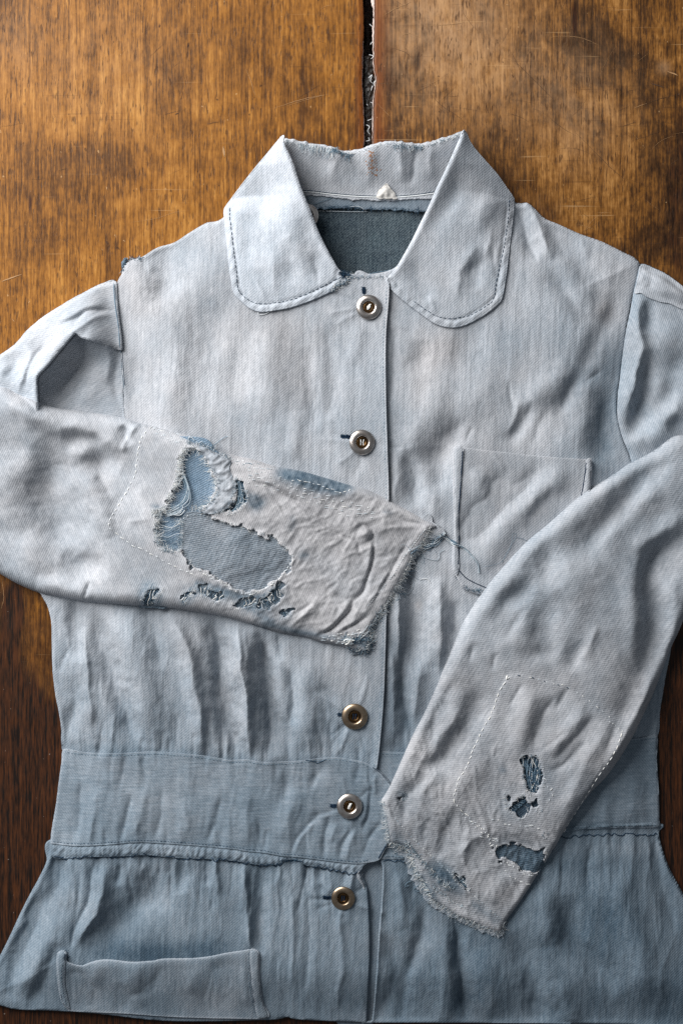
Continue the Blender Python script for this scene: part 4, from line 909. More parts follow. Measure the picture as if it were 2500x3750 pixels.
def leaf(name, fold_line, outer, seed, folds, warmth, bright):
    fl = U(fA(fold_line), 105); ou = U(fA(outer), 62)
    dF = gsample(near([resample(fl, 8, closed=False)], gx, gy, 420, closed=False)[0]); dO = gsample(near([resample(ou, 8, closed=False)], gx, gy, 420, closed=False)[0])
    HB = gsample(np.maximum(blur(HACC, 10, 2), 0)); ff = gsample(strokes(GX, GY, [(U(fA(p), 75), w, a) for p, w, a in folds]))
    def zf(PX, PY, d, H):
        a = dF(PX, PY, d); o = dO(PX, PY, d); t = o / (a + o + 1e-6)
        zfold = np.interp(PY, [480, 620, 800, 1040], [150, 142, 122, 88])
        zout = np.maximum(HB(PX, PY, d) + 9, np.interp(PY, [500, 620, 770], [128, 84, 0]))
        z = zout + (zfold - zout) * np.clip(t, 0, 1) ** 0.85
        z = z - 16 * (1 - np.sqrt(np.clip(1 - (1 - np.clip(a / 16, 0, 1)) ** 2, 0, 1)))
        z = z + ff(PX, PY, d) + 1.6 * fbm(PX, PY, 90, 90, 3, seed) + 0.7 * fbm(PX, PY, 22, 60, 3, seed + 1)
        # bound edge: slight ridge, groove along the stitching and little puckers
        edge = np.exp(-((o - 11) / 9) ** 2) * 2.0 - 3.0 * np.exp(-((o - 26) / 5) ** 2)
        pk_ = np.sin((PX + PY * 0.7) / 26 * 2 * math.pi / 1.6 + 2.5 * fbm(PX, PY, 50, octv=2, seed=seed + 2)) * np.exp(-((o - 14) / 12) ** 2) * 1.3
        return z + (edge + pk_) * sstep(730, 790, PY)
    o = panel(name, fl + ou, zf, DENIM, jacket, lambda PX, PY, d: bright + 0.05 * fbm(PX, PY, 150, 180, 4, seed + 4) + 0.05 * np.exp(-(dF(PX, PY, d) / 24) ** 2), lambda PX, PY, d: warmth + 0.35 * fbm(PX, PY, 140, 160, 3, seed + 5), rim=[(1.6, -2), (2.2, -5), (0.5, -9), (-6, -26)], step=5, grain=0.0, lift=5)
    return o
foldL = [(655, 660), (640, 640), (600, 570), (560, 490), (525, 400), (500, 340), (480, 290), (455, 210), (435, 160), (415, 120), (408, 95), (413, 80)]
outL = [(405, 84), (380, 110), (330, 165), (260, 240), (190, 320), (152, 368), (142, 395), (148, 450), (160, 560), (175, 680), (190, 760), (228, 805), (268, 835), (310, 847), (360, 842), (430, 830), (500, 808), (570, 780), (630, 750), (660, 728), (688, 712), (672, 684)]
foldR = [(1195, 58), (1182, 92), (1160, 140), (1120, 230), (1085, 300), (1050, 380), (1010, 460), (970, 540), (930, 610), (905, 650), (880, 680), (862, 702)]
outR = [(860, 712), (868, 725), (900, 765), (960, 815), (1020, 860), (1080, 900), (1140, 915), (1190, 910), (1240, 890), (1300, 855), (1350, 815), (1372, 780), (1390, 680), (1405, 560), (1420, 450), (1430, 352), (1424, 330), (1400, 300), (1350, 240), (1290, 180), (1235, 120), (1205, 66)]
LL = leaf('collar_leaf', foldL, outL, 111, [([(330, 250), (300, 420), (330, 600)], 40, -6), ([(430, 330), (450, 520), (520, 640)], 36, 6), ([(240, 420), (260, 620)], 30, -4), ([(420, 560), (460, 700)], 26, -5), ([(360, 600), (370, 760)], 20, 4), ([(540, 600), (560, 700)], 18, -4), ([(280, 700), (330, 790)], 14, 3)], 0.05, 0.84)
RL = leaf('collar_leaf', foldR, outR, 131, [([(1290, 600), (1210, 700)], 26, -6), ([(1250, 560), (1190, 680), (1180, 780)], 20, 5), ([(1240, 640), (1260, 740)], 18, -6), ([(1330, 480), (1300, 600)], 18, 4), ([(1180, 220), (1150, 330), (1060, 480)], 30, -5), ([(1330, 560), (1350, 700)], 10, -4), ([(980, 640), (1040, 780)], 28, -4), ([(1330, 330), (1250, 480)], 30, 5), ([(1050, 780), (1080, 850)], 10, 4), ([(1360, 540), (1340, 650)], 8, 3)], 0.28, 0.775)  # right leaf set darker than the left: side light painted into the dye
def stitch_line(par, pts, zt, dash=15, gap=2.2, r=1.15, tint=(0.05, 0.16), dz=0.4):
    y = Yarn(); run(y, U(fA(pts), zt), dash, gap, r, tint, dz, 0.5); return y
y = stitch_line(LL, [(168, 378), (172, 450), (186, 560), (202, 680), (208, 748), (236, 782), (275, 806), (320, 813), (380, 808), (440, 796), (500, 774), (570, 742), (620, 716), (668, 692)], 62)
fringe(y, U(fA([(625, 752), (660, 728), (690, 712), (690, 680), (720, 672)]), 64), 130, 17, 1.3, -1, 0.9, (0.3, 1.0)); fringe(y, U(fA([(665, 680), (700, 690)]), 66), 150, 17, 1.6, 1, 0.9, (0.02, 0.3), inset=0); cord(y, U(fA([(298, 848), (300, 862), (330, 858), (350, 846), (366, 844)]), 50), 1.3, 0.85, 3)
y.build('stitching', YARN, LL)
y = stitch_line(RL, [(1408, 345), (1398, 450), (1380, 560), (1360, 650), (1345, 720), (1332, 795), (1300, 822), (1240, 858), (1190, 872), (1140, 878), (1080, 866), (1030, 836), (965, 790)], 62)
y.build('stitching', YARN, RL)
# seam inside the closed neckline
y = Yarn(); cord(y, U(fA([(760, 682), (820, 670), (870, 662), (900, 655)]), 30), 1.8, 0.45, 4); cord(y, U(fA([(740, 690), (800, 680), (860, 672)]), 30), 1.2, 0.7, 5); fringe(y, U(fA([(690, 692), (740, 692), (790, 694), (850, 692)]), 44), 70, 12, 1.2, 1, 0.8, (0.3, 0.95)); y.build('frayed_edge', YARN, FL)

# ------------------------------------------------------------------ sleeves
def tube(PX, PY, d, base, h, r):
    t = np.clip(d / r, 0, 1); return base + h * np.sqrt(np.clip(1 - (1 - t) ** 2, 0, 1))

# upper part of the left sleeve: hollow under-layer, then the pleated over-layer
SLV1 = bpy.data.objects.new('sleeve', None); COL.objects.link(SLV1); SLV1.parent = jacket
up_l = fB([(815, 250), (740, 270), (690, 290), (600, 340), (500, 395), (380, 470), (280, 540), (190, 620), (120, 700), (0, 785)]) + [(-110, 1370), (-230, 1500), (-260, 1750), (-100, 1850), (300, 1800), (470, 1700)] + [(453, 1502), (450, 1410), (442, 1308), (435, 1206), (424, 1130), (417, 1068)]
uf = gsample(1.0 * strokes(GX, GY, [(U(fB(p), 30), w, a) for p, w, a in (([(720, 760), (560, 920), (430, 1080), (380, 1160)], 60, -14), ([(840, 800), (820, 960), (860, 1140)], 20, -7), ([(780, 820), (770, 960)], 18, 5), ([(700, 880), (640, 1020), (580, 1140)], 34, 7), ([(850, 900), (880, 1100)], 12, 4))]))
pleat_edge = [(858, 742), (800, 726), (700, 696), (610, 668), (560, 640), (470, 740), (370, 860), (290, 952), (288, 1040), (292, 1120), (300, 1250)]
pe = gsample(near([resample(U(fB(pleat_edge), 45), 6, closed=False)], gx, gy, 220, closed=False)[0])
dSL = gsample(near([resample(U(up_l[:13], 20), 8, closed=False)], gx, gy, 170, closed=False)[0])
panel('sleeve_cap', U(up_l, 20), lambda PX, PY, d, H: tube(PX, PY, dSL(PX, PY, d), 0, 18, 18) + 55 * np.exp(-pe(PX, PY, d) / 60) * sstep(0, 50, d) + uf(PX, PY, d) + 1.5 * fbm(PX, PY, 60, 40, 3, 141, 0.7), DENIM, SLV1,
      lambda PX, PY, d: 0.69 + 0.05 * fbm(PX, PY, 120, 120, 3, 142), lambda PX, PY, d: 0.42 + 0.3 * fbm(PX, PY, 150, 120, 3, 143), rim=SOFT, grain=0.9)
up2 = fB([(800, 258), (740, 272), (690, 292), (600, 342), (500, 397), (380, 472), (280, 542), (190, 622), (120, 702), (0, 787)]) + [(-110, 1372), (-230, 1502), (-240, 1700), (60, 1700), (150, 1620)] + fB(pleat_edge[::-1]) + fB([(872, 742), (866, 640), (850, 520), (842, 440), (834, 330), (830, 262)])
uf2 = gsample(1.0 * strokes(GX, GY, [(U(fB(p), 45), w, a, *l) for p, w, a, *l in (([(825, 462), (720, 464), (640, 468), (590, 492), (520, 540), (430, 590)], 9, -11), ([(600, 480), (570, 530), (540, 570)], 14, -10), ([(740, 420), (620, 460), (500, 520), (400, 540)], 22, 7), ([(780, 500), (700, 520), (610, 590), (540, 640)], 14, 8), ([(420, 640), (330, 740), (250, 800)], 12, -7), ([(520, 580), (420, 700), (330, 820)], 22, 6), ([(260, 780), (200, 900), (150, 1040)], 18, 13), ([(330, 720), (230, 860), (200, 1010)], 16, -9), ([(120, 800), (90, 960)], 24, -9), ([(400, 520), (250, 640), (130, 760)], 34, 5), ([(60, 860), (10, 980)], 24, 8), ([(700, 330), (520, 430)], 30, 4), ([(240, 980), (250, 1080)], 12, -5))]))
panel('sleeve_pleat', U(up2, 40), lambda PX, PY, d, H: np.maximum(H + 4, tube(PX, PY, dSL(PX, PY, d), 4, 22, 20) + 10 * sstep(0, 120, dSL(PX, PY, d)) + uf2(PX, PY, d) + 92 * np.exp(-pe(PX, PY, d) / 85) * (0.12 + 0.88 * sstep(-4, 95, 432 - PX)) + 1.6 * fbm(PX, PY, 30, 120, 3, 145, -0.8)) - 16 * (1 - np.sqrt(np.clip(1 - (1 - np.clip(pe(PX, PY, d) / 26, 0, 1)) ** 2, 0, 1))), DENIM, SLV1,
      lambda PX, PY, d: 0.75 - 0.07 * sstep(300, 420, PX) * sstep(1110, 1200, PY) + 0.05 * fbm(PX, PY, 100, 120, 3, 146), lambda PX, PY, d: 0.25 + 0.35 * fbm(PX, PY, 150, 120, 3, 147) + 0.3 * sstep(300, 420, PX), rim=SOFT, lift=1.0, grain=0.9)
y = Yarn(); cord(y, U([(417, 1030), (418, 1068), (425, 1130), (436, 1206), (443, 1308), (451, 1410), (453, 1500)], 34), 2.0, 0.45, 0.2); cord(y, U([(421, 1040), (423, 1068), (430, 1130), (441, 1206), (448, 1308), (456, 1410)], 34), 1.0, 0.12, 1.0)
fringe(y, U(fB([(870, 180), (885, 130), (900, 100), (940, 84), (1020, 84)]), 26), 90, 14, 1.4, 1, 1.0, (0.1, 0.8)); y.build('seam_thread', YARN, SLV1)
# torn shred on the shoulder point
panel('shoulder_tuft', U(fB([(872, 150), (880, 110), (900, 84), (912, 100), (900, 135), (888, 158)]), 20), lambda PX, PY, d, H: 16 + 14 * sstep(0, 10, d) + 4 * fbm(PX, PY, 12, octv=2, seed=3), RAW, SLV1, 0.34, 0.0, fray=2, step=4)

# upper part of the right sleeve
SLV2 = bpy.data.objects.new('sleeve', None); COL.objects.link(SLV2); SLV2.parent = jacket
up_r = fS([(905, 445), (950, 440), (1050, 480), (1150, 530), (1250, 600), (1307, 645)]) + [(2600, 1120), (2720, 1300), (2740, 1600), (2600, 1800), (2420, 1820), (2330, 1720)] + fS([(800, 2250), (740, 2100), (690, 1900), (690, 1700), (710, 1550), (735, 1350), (755, 1200), (775, 1050), (810, 880), (840, 720), (870, 600), (895, 490)])
rf = gsample(1.15 * strokes(GX, GY, [(U(fS(p), 30), w, a, *l) for p, w, a, *l in (([(890, 760), (860, 1000), (890, 1260), (830, 1560), (740, 1900)], 24, 13), ([(960, 850), (980, 1050)], 24, -9), ([(960, 1320), (950, 1560), (900, 1760), (820, 1960)], 30, -13), ([(1260, 1560), (1120, 1760), (900, 1960), (790, 2110)], 30, -9), ([(1300, 1800), (1120, 1900), (950, 2000)], 40, 12), ([(1240, 2060), (1100, 2100), (900, 2110), (770, 2150)], 30, 7), ([(1250, 1950), (1200, 2000)], 30, -6), ([(750, 1100), (740, 1500)], 10, -5), ([(1150, 1100), (1100, 1300)], 50, 6), ([(1307, 1350), (1150, 1500)], 40, -6))]))
dSR = gsample(near([resample(U(up_r[:8], 25), 8, closed=False)], gx, gy, 170, closed=False)[0])
panel('sleeve_cap', U(up_r, 25), lambda PX, PY, d, H: tube(PX, PY, dSR(PX, PY, d), 2, 24, 20) + 12 * sstep(0, 120, dSR(PX, PY, d)) - 8 * np.exp(-d / 10) + rf(PX, PY, d) + 1.5 * fbm(PX, PY, 40, 140, 3, 151, 0.2), DENIM, SLV2,
      lambda PX, PY, d: 0.68 + 0.06 * fbm(PX, PY, 150, 150, 3, 152) - 0.06 * np.exp(-d / 20), lambda PX, PY, d: 0.1 + 0.3 * fbm(PX, PY, 150, 150, 3, 153), rim=SOFT, grain=-0.5)
pl2 = fS([(905, 452), (950, 446), (1050, 486), (1150, 536), (1250, 606), (1307, 650)]) + [(2600, 1125), (2680, 1250), (2560, 1160)] + fS([(1307, 868), (1250, 846), (1180, 812), (1100, 800), (1040, 782), (950, 746), (900, 710), (846, 714), (870, 610), (893, 490)])
pf2 = gsample(strokes(GX, GY, [(U(fS(p), 40), w, a) for p, w, a in (([(908, 462), (1000, 500), (1100, 545), (1200, 610), (1307, 700)], 8, -10), ([(950, 560), (1000, 640), (960, 720)], 20, -6), ([(1000, 540), (1150, 640), (1300, 760)], 26, 7), ([(930, 520), (900, 620)], 14, 5))]))
panel('sleeve_pleat', U(pl2, 42), lambda PX, PY, d, H: np.maximum(H + 5, 34 + 12 * sstep(0, 40, d) + pf2(PX, PY, d)), DENIM, SLV2, lambda PX, PY, d: 0.77 + 0.04 * fbm(PX, PY, 100, 100, 3, 155), 0.35, grain=-0.6)
y = Yarn(); cord(y, U(fS([(895, 490), (870, 600), (840, 720), (810, 880), (775, 1050), (755, 1200), (735, 1350), (710, 1550), (690, 1700)]), 36), 1.4, 0.2, 0.6); y.build('seam_thread', YARN, SLV2)

# ---- left forearm laid across the front
fo_l = fL([(0, 55), (100, 100), (200, 140), (300, 175), (420, 190), (560, 210), (700, 235), (780, 262), (860, 280), (960, 305), (1060, 335), (1110, 360), (1180, 385), (1250, 420), (1350, 455), (1450, 475)]) + fM([(150, 165), (300, 195), (450, 235), (600, 280), (700, 305), (820, 365), (920, 420), (1000, 465), (1080, 500), (1095, 522), (1060, 532), (1040, 570), (1000, 640), (960, 690), (930, 760), (890, 830), (850, 900), (820, 950), (790, 1000), (745, 1060), (716, 1120), (715, 1180), (690, 1235), (640, 1230), (590, 1220), (540, 1200), (430, 1180), (330, 1150), (200, 1130), (100, 1100)]) + fL([(1400, 1410), (1250, 1370), (1100, 1345), (900, 1320), (800, 1318), (650, 1305), (500, 1298), (400, 1280), (230, 1250), (100, 1200), (0, 1145)]) + [(-90, 2050), (-170, 1930), (-200, 1780), (-160, 1560), (-70, 1440)]
ZS = 92
BL1 = gsample(np.maximum(blur(HACC, 14, 3), 8))
lf = []
def lfold(f, p, w, a, lean=0.0):
    if w <= 12: a, w = (a * 0.75, w * 1.3) if a > 0 else (a * 1.15, w * 0.9)
    lf.append((U(f(p), ZS), w, a, lean))
lfold(fL, [(230, 430), (290, 520), (260, 680), (330, 850), (420, 960)], 44, -12); lfold(fL, [(520, 470), (650, 510)], 34, -9); lfold(fL, [(470, 560), (560, 720), (620, 880)], 36, 10); lfold(fL, [(400, 1060), (560, 1090)], 46, -13); lfold(fL, [(700, 290), (735, 380)], 18, -15); lfold(fL, [(795, 270), (745, 330), (710, 420)], 15, 10)
lfold(fL, [(20, 130), (180, 220), (330, 290), (480, 300), (640, 370), (740, 470)], 26, 10); lfold(fL, [(380, 330), (600, 360)], 24, -7); lfold(fL, [(60, 500), (60, 800)], 60, 8); lfold(fL, [(0, 300), (120, 450)], 40, -5); lfold(fL, [(520, 1180), (490, 1260)], 8, -7); lfold(fL, [(560, 560), (640, 680)], 14, -5); lfold(fL, [(250, 1180), (500, 1240)], 30, 5); lfold(fL, [(800, 650), (900, 830)], 22, 4); lfold(fL, [(740, 830), (860, 815)], 9, 4); lfold(fL, [(150, 950), (250, 1100)], 40, 6); lfold(fL, [(420, 450), (530, 430)], 26, 6)
lfold(fM, [(60, 260), (150, 290), (220, 340), (300, 380)], 12, -9); lfold(fM, [(100, 250), (200, 300)], 9, 6); lfold(fM, [(230, 310), (330, 400), (420, 470), (520, 550), (620, 600)], 10, -10); lfold(fM, [(240, 360), (340, 440), (440, 520), (560, 600)], 11, 7); lfold(fM, [(120, 290), (200, 390), (230, 440)], 9, -6)
lfold(fM, [(640, 560), (640, 520), (690, 505), (720, 540), (730, 580), (690, 605)], 8, -6); lfold(fM, [(665, 550), (690, 560)], 18, 7); lfold(fM, [(640, 600), (650, 660), (690, 720), (700, 740)], 7, -5); lfold(fM, [(735, 590), (730, 660), (720, 740), (690, 830), (660, 900), (610, 945)], 8, -11); lfold(fM, [(715, 600), (710, 700), (685, 780)], 10, 7); lfold(fM, [(740, 570), (800, 530), (900, 515), (1000, 520)], 8, 6); lfold(fM, [(620, 460), (640, 520)], 9, 5)
lfold(fM, [(610, 940), (600, 1000), (550, 1050), (480, 1110), (410, 1140)], 8, -11); lfold(fM, [(590, 960), (530, 1040), (440, 1110)], 8, 7); lfold(fM, [(620, 980), (660, 1010), (720, 970)], 9, 6); lfold(fM, [(700, 1020), (640, 1070), (560, 1110)], 8, -8); lfold(fM, [(660, 1050), (580, 1080), (500, 1130)], 7, 6); lfold(fM, [(380, 950), (330, 990), (290, 1010)], 10, -6); lfold(fM, [(420, 920), (340, 1010), (250, 1090)], 14, 6); lfold(fM, [(520, 900), (570, 950)], 12, -5)
lfold(fM, [(820, 420), (900, 480), (1020, 500)], 10, -6); lfold(fM, [(780, 430), (860, 500)], 9, 5); lfold(fM, [(830, 760), (740, 900), (650, 1000)], 12, 5); lfold(fM, [(950, 580), (880, 680), (800, 830), (720, 960)], 7, -5)
lff = gsample(1.25 * strokes(GX, GY, lf))
CUFF = U([(1560, 1960), (1480, 2110), (1400, 2240), (1350, 2340)], ZS)
dC = gsample(near([resample(CUFF, 10, closed=False)], gx, gy, 700, closed=False)[0])
def fore_l(PX, PY, d, H):
    c = dC(PX, PY, d)
    h = 20 + 30 * sstep(60, 620, c)
    z = BL1(PX, PY, d) + tube(PX, PY, d, 4, h, 22 + 26 * sstep(100, 600, c)) + lff(PX, PY, d)
    cr = sstep(760, 420, c)                                     # old crumples get denser towards the cuff
    z = z + cr * sstep(2, 30, d) * (3.6 * ridged(PX, PY, 70, 190, 4, 0.95, 3.5, 40) + 2.0 * ridged(PX, PY, 34, 90, 6, 0.75, 3.0, 20) - 1.5 + 0.7 * fbm(PX, PY, 13, 13, 3, 8))
    return z + 8.0 * fbm(PX, PY, 200, 150, 3, 161) + 0.8 * fbm(PX, PY, 30, 30, 3, 162)
# holes worn through the cloth
h1 = fL([(1090, 400), (1140, 420), (1180, 480), (1215, 540), (1245, 600), (1240, 660), (1200, 720), (1140, 755), (1060, 775), (1000, 790), (960, 770), (965, 700), (1000, 650), (1020, 590), (1030, 520), (1042, 450)])
h1b = fL([(1362, 570), (1402, 625), (1420, 690), (1400, 745), (1340, 785), (1292, 780), (1325, 740), (1348, 690), (1358, 630)])
h1c = fL([(890, 770), (950, 780), (1030, 790), (1045, 830), (1046, 900), (1040, 985), (1000, 995), (930, 980), (905, 930), (900, 870), (915, 820)])
h2 = fL([(1056, 815), (1120, 792), (1250, 820), (1350, 850), (1450, 890), (1540, 925)]) + fM([(80, 548), (170, 582), (230, 632), (268, 682), (262, 722), (228, 772), (170, 830), (90, 880), (20, 905)]) + fL([(1480, 1228), (1400, 1238), (1300, 1190), (1230, 1150), (1150, 1108), (1085, 1050), (1052, 1000), (1054, 900)])
h3 = fL([(852, 1214), (900, 1208), (938, 1216), (905, 1255), (888, 1300), (860, 1312), (815, 1296), (838, 1250)])
h4 = fL([(1060, 1238), (1118, 1222), (1098, 1250), (1066, 1292), (1040, 1300), (1046, 1265)]); h5 = fL([(1135, 1180), (1165, 1195), (1215, 1218), (1292, 1242), (1308, 1270), (1250, 1292), (1200, 1272), (1160, 1250), (1138, 1218)])
h6 = fM([(62, 940), (115, 912), (165, 858), (226, 838), (208, 892), (155, 950), (115, 985), (58, 990)]); h7 = fM([(-20, 930), (40, 922), (52, 946), (5, 974), (-50, 985), (-80, 962)])
h8 = fM([(200, 1000), (240, 985), (270, 1000), (240, 1035), (215, 1040)])
hall = fL([(1090, 400), (1140, 420), (1180, 480), (1215, 540), (1245, 600), (1240, 660), (1205, 720), (1160, 770), (1250, 818), (1350, 850), (1450, 890), (1540, 925)]) + h2[6:15] + fL([(1480, 1228), (1400, 1238), (1300, 1190), (1230, 1150), (1150, 1108), (1085, 1050), (1045, 1000), (1000, 997), (930, 982), (905, 930), (915, 890), (895, 850), (915, 820), (880, 765), (955, 755), (965, 700), (1000, 650), (1020, 590), (1030, 520), (1042, 450)])
holes_l = [U(h, ZS) for h in (hall, h1b, h3, h4, h5, h6, h7, h8)]
# cloth showing under the holes: lining of the sleeve and the big oval patch
OUT = U(fo_l, ZS)
dOUT = gsample(near([resample(OUT, 9)], gx, gy, 90)[0])
def under(dz): return lambda PX, PY, d, H: fore_l(PX, PY, 60 + 0 * d, H) - dz
lin = fL([(780, 380), (1150, 350), (1260, 440), (1450, 560), (1480, 760), (1300, 850), (1080, 1060), (1000, 1080), (840, 1040), (840, 760), (960, 600)])
lowz = lambda PX, PY, d, H: BL1(PX, PY, d) + 10 + 22 * sstep(0, 60, d)
big = fL([(1052, 812), (1100, 775), (1250, 795), (1480, 860)]) + fM([(90, 520), (200, 560), (260, 620), (300, 680), (290, 740), (200, 860), (90, 920)]) + fL([(1450, 1260), (1300, 1220), (1150, 1150), (1060, 1060), (1046, 960), (1048, 880)])
def fadeL(PX, PY, d): return 0.715 + 0.10 * fbm(PX, PY, 170, 170, 4, 171) + 0.03 * fbm(PX, PY, 40, 40, 3, 172)
def warmL(PX, PY, d): return 0.55 + 0.40 * fbm(PX, PY, 200, 200, 4, 173) + 0.30 * sstep(500, 900, PX) - 0.25 * sstep(1900, 2150, PY) * sstep(400, 100, PX)
STRIPS = [(U(f_(p_), ZS), w_, 0.5) for f_, p_, w_ in ((fL, [(890, 1205), (845, 1305)], 27), (fL, [(1105, 1220), (1045, 1300)], 20), (fL, [(1130, 1175), (1180, 1228), (1300, 1266)], 21), (fL, [(1370, 1320), (1450, 1290), (1568, 1275)], 21), (fM, [(-20, 955), (60, 955), (140, 925), (225, 850)], 23), (fM, [(195, 1035), (270, 995)], 18), (fM, [(20, 1075), (120, 1105)], 10))]
stripv = strokes(GX, GY, STRIPS) * (0.45 + 0.9 * np.clip(0.5 + 1.3 * fbm(GX, GY, 6, 30, 2, 88, 0.5), 0, 1))
worn = gsample(np.clip(0.85 * stripv / 1.3 +strokes(GX, GY, [(U(fM([(170, 200), (300, 232), (450, 272), (610, 304)]), ZS), 26, 0.40), (U(fM([(260, 440), (275, 500), (250, 540)]), ZS), 14, 0.2), (U(fM([(310, 690), (350, 680)]), ZS), 14, 0.3), (U(fL([(1090, 370), (1230, 420), (1310, 480)]), ZS), 18, 0.2), (U(fL([(880, 740), (940, 770)]), ZS), 16, 0.3), (U(fL([(1450, 690), (1530, 740)]), ZS), 22, 0.22), (U(fM([(0, 330), (80, 390)]), ZS), 28, 0.25), (U(fL([(1130, 1190), (1300, 1240), (1480, 1280), (1568, 1270)]), ZS), 22, 0.24), (U(fL([(1480, 1360), (1568, 1400)]), ZS), 16, 0.25), (U(fM([(60, 1050), (200, 1100), (400, 1140), (560, 1160)]), ZS), 16, 0.3), (U(fM([(640, 1180), (700, 1200)]), ZS), 18, 0.3), (U(fM([(770, 430), (850, 440)]), ZS), 9, 0.22)]), 0, 0.55))
holeD = gsample(near([resample(h, 6) for h in holes_l], gx, gy, 60)[0])
patchl = U(fL([(870, 285), (830, 330), (805, 380), (790, 470), (775, 560), (740, 640), (710, 690), (670, 760), (640, 810), (625, 860), (660, 890), (760, 960), (870, 1015), (960, 1060), (1040, 1110), (1140, 1160)]) + fM([(100, 960), (300, 1100), (560, 1190), (700, 1100), (900, 800), (1060, 520), (820, 380), (500, 260), (150, 175)]), ZS)
PTCH = gsample(region_soft(patchl, 10))
FOREL = panel('sleeve_forearm', OUT, lambda PX, PY, d, H: fore_l(PX, PY, np.where(d < 0.01, np.where(holeD(PX, PY, d) < 8, dOUT(PX, PY, d), 0), dOUT(PX, PY, d)), H) + 2.5 * PTCH(PX, PY, d) + 1.5 * np.exp(-(holeD(PX, PY, d) / 8) ** 2), DENIM, jacket,
              lambda PX, PY, d: fadeL(PX, PY, d) + 0.03 * PTCH(PX, PY, d) - worn(PX, PY, d) * (0.7 + 0.6 * fbm(PX, PY, 18, 18, 3, 9)) + 0.12 * np.exp(-(holeD(PX, PY, d) / 12) ** 2) + 0.10 * np.exp(-(dC(PX, PY, d) / 22) ** 2), lambda PX, PY, d: warmL(PX, PY, d) + 0.12 * PTCH(PX, PY, d) - 1.6 * worn(PX, PY, d), holes=holes_l, rim=[(1.6, -2), (2.5, -7), (2, -14), (-3, -26)], grain=-0.45, step=6)
LINL = panel('sleeve_lining', U(lin, ZS), lambda PX, PY, d, H: fore_l(PX, PY, 60 + 0 * d, H) - 17, BLUE, FOREL, lambda PX, PY, d: 0.56 + 0.07 * fbm(PX, PY, 80, 80, 3, 181) - 0.34 * sstep(820, 860, PX) , 0.0, stack=False, grain=0.2)
BIG = panel('oval_patch', U(big, ZS), lambda PX, PY, d, H: fore_l(PX, PY, 60 + 0 * d, H) - 9 + 4 * fbm(PX, PY, 110, 80, 2, 182) + 2.5 * np.exp(-d / 10), RAW, FOREL, lambda PX, PY, d: 0.515 + 0.08 * fbm(PX, PY, 100, 100, 3, 183), 0.35, stack=False, grain=0.5)
for pts_ in (fL([(780, 1180), (960, 1190), (960, 1320), (880, 1325), (790, 1310)]), fL([(1010, 1200), (1140, 1165), (1330, 1215), (1335, 1295), (1210, 1300), (1030, 1318)]), fM([(-90, 900), (60, 900), (240, 825), (250, 890), (290, 980), (270, 1060), (190, 1060), (120, 1010), (-90, 1000)])):
    panel('under_patch', U(pts_, ZS), lambda PX, PY, d, H: fore_l(PX, PY, np.maximum(dOUT(PX, PY, d), 4), H) - 7, RAW, FOREL, lambda PX, PY, d: 0.40 + 0.1 * fbm(PX, PY, 20, 20, 3, 184), 0.0, stack=False)
# underside of the cuff
panel('cuff_underside', U(fM([(1000, 470), (1080, 500), (1125, 530), (1140, 555), (1115, 580), (1030, 610), (985, 670), (930, 765), (870, 860), (795, 975), (735, 1070), (725, 1150), (705, 1225), (690, 1240), (600, 1215), (700, 900)]), 60), lambda PX, PY, d, H: BL1(PX, PY, d) + 7 + 4 * fbm(PX, PY, 40, 30, 3, 186), DENIM, FOREL, lambda PX, PY, d: 0.70 + 0.12 * fbm(PX, PY, 30, 30, 3, 187) - 0.2 * sstep(2230, 2300, PY), 0.45, fray=5, stack=False, step=5)
y = Yarn()
for h, side, n, L, tn in ((h1[:8] + h1[10:], -1, 150, 30, (0.7, 1.0)), (h1b, -1, 60, 22, (0.6, 1.0)), (h1c, -1, 110, 34, (0.5, 1.0)), (hall, -1, 200, 16, (0.75, 1.0)), (h3, -1, 30, 15, (0.7, 1.0)), (h4, -1, 20, 13, (.7, 1.)), (h5, -1, 34, 13, (.7, 1.)), (h6, -1, 34, 14, (0.7, 1.0)), (h7, -1, 22, 13, (0.7, 1.0)), (h8, -1, 14, 12, (0.6, .95))):
    fringe(y, U(h, ZS), int(n * 1.6), L, 0.3, side, 0.55, tn, closed=True, dz=1, inset=5, droop=0.15, curl=0.14, jit=1.5)
# warp yarns that still span the holes
def span(f, a, b2, sag, r=1.4, tint=(0.55, 0.9), n=1, j=5):
    for _ in range(n):
        A = np.array(a) + RNG.normal(0, j, 2); B = np.array(b2) + RNG.normal(0, j, 2); M = (A + B) / 2 + np.array(sag) + RNG.normal(0, j * 1.3, 2)
        p = resample(U(f([A, (A + M) / 2 + RNG.normal(0, j * .6, 2) + np.array(sag) * .25, M, (B + M) / 2 + RNG.normal(0, j * .6, 2) + np.array(sag) * .25, B]), ZS), 5, closed=False)
        z = hat(p[:, 0], p[:, 1]); ok = np.linspace(z[0], z[-1], len(p)); z = np.where(z < ok - 12, ok - 3, np.maximum(z, ok - 3)); z = fz(p) + sp_dz + RNG.normal(0, .3, len(p))
        y.add(np.concatenate([p, z[:, None]], 1), r, random.uniform(*tint))
def fz(p): return fore_l(p[:, 0], p[:, 1], dOUT(p[:, 0], p[:, 1], 0), 0)
sp_dz = -4
span(fL, (1040, 470), (1000, 640), (30, 20), n=6, j=6); span(fL, (1060, 560), (960, 780), (70, 30), n=7, tint=(.5, .85), j=8); span(fL, (1240, 600), (1150, 760), (40, 30), n=10, j=9, tint=(.5, .95)); span(fL, (1180, 470), (1240, 610), (30, -20), n=8, j=8, tint=(.6, .95))
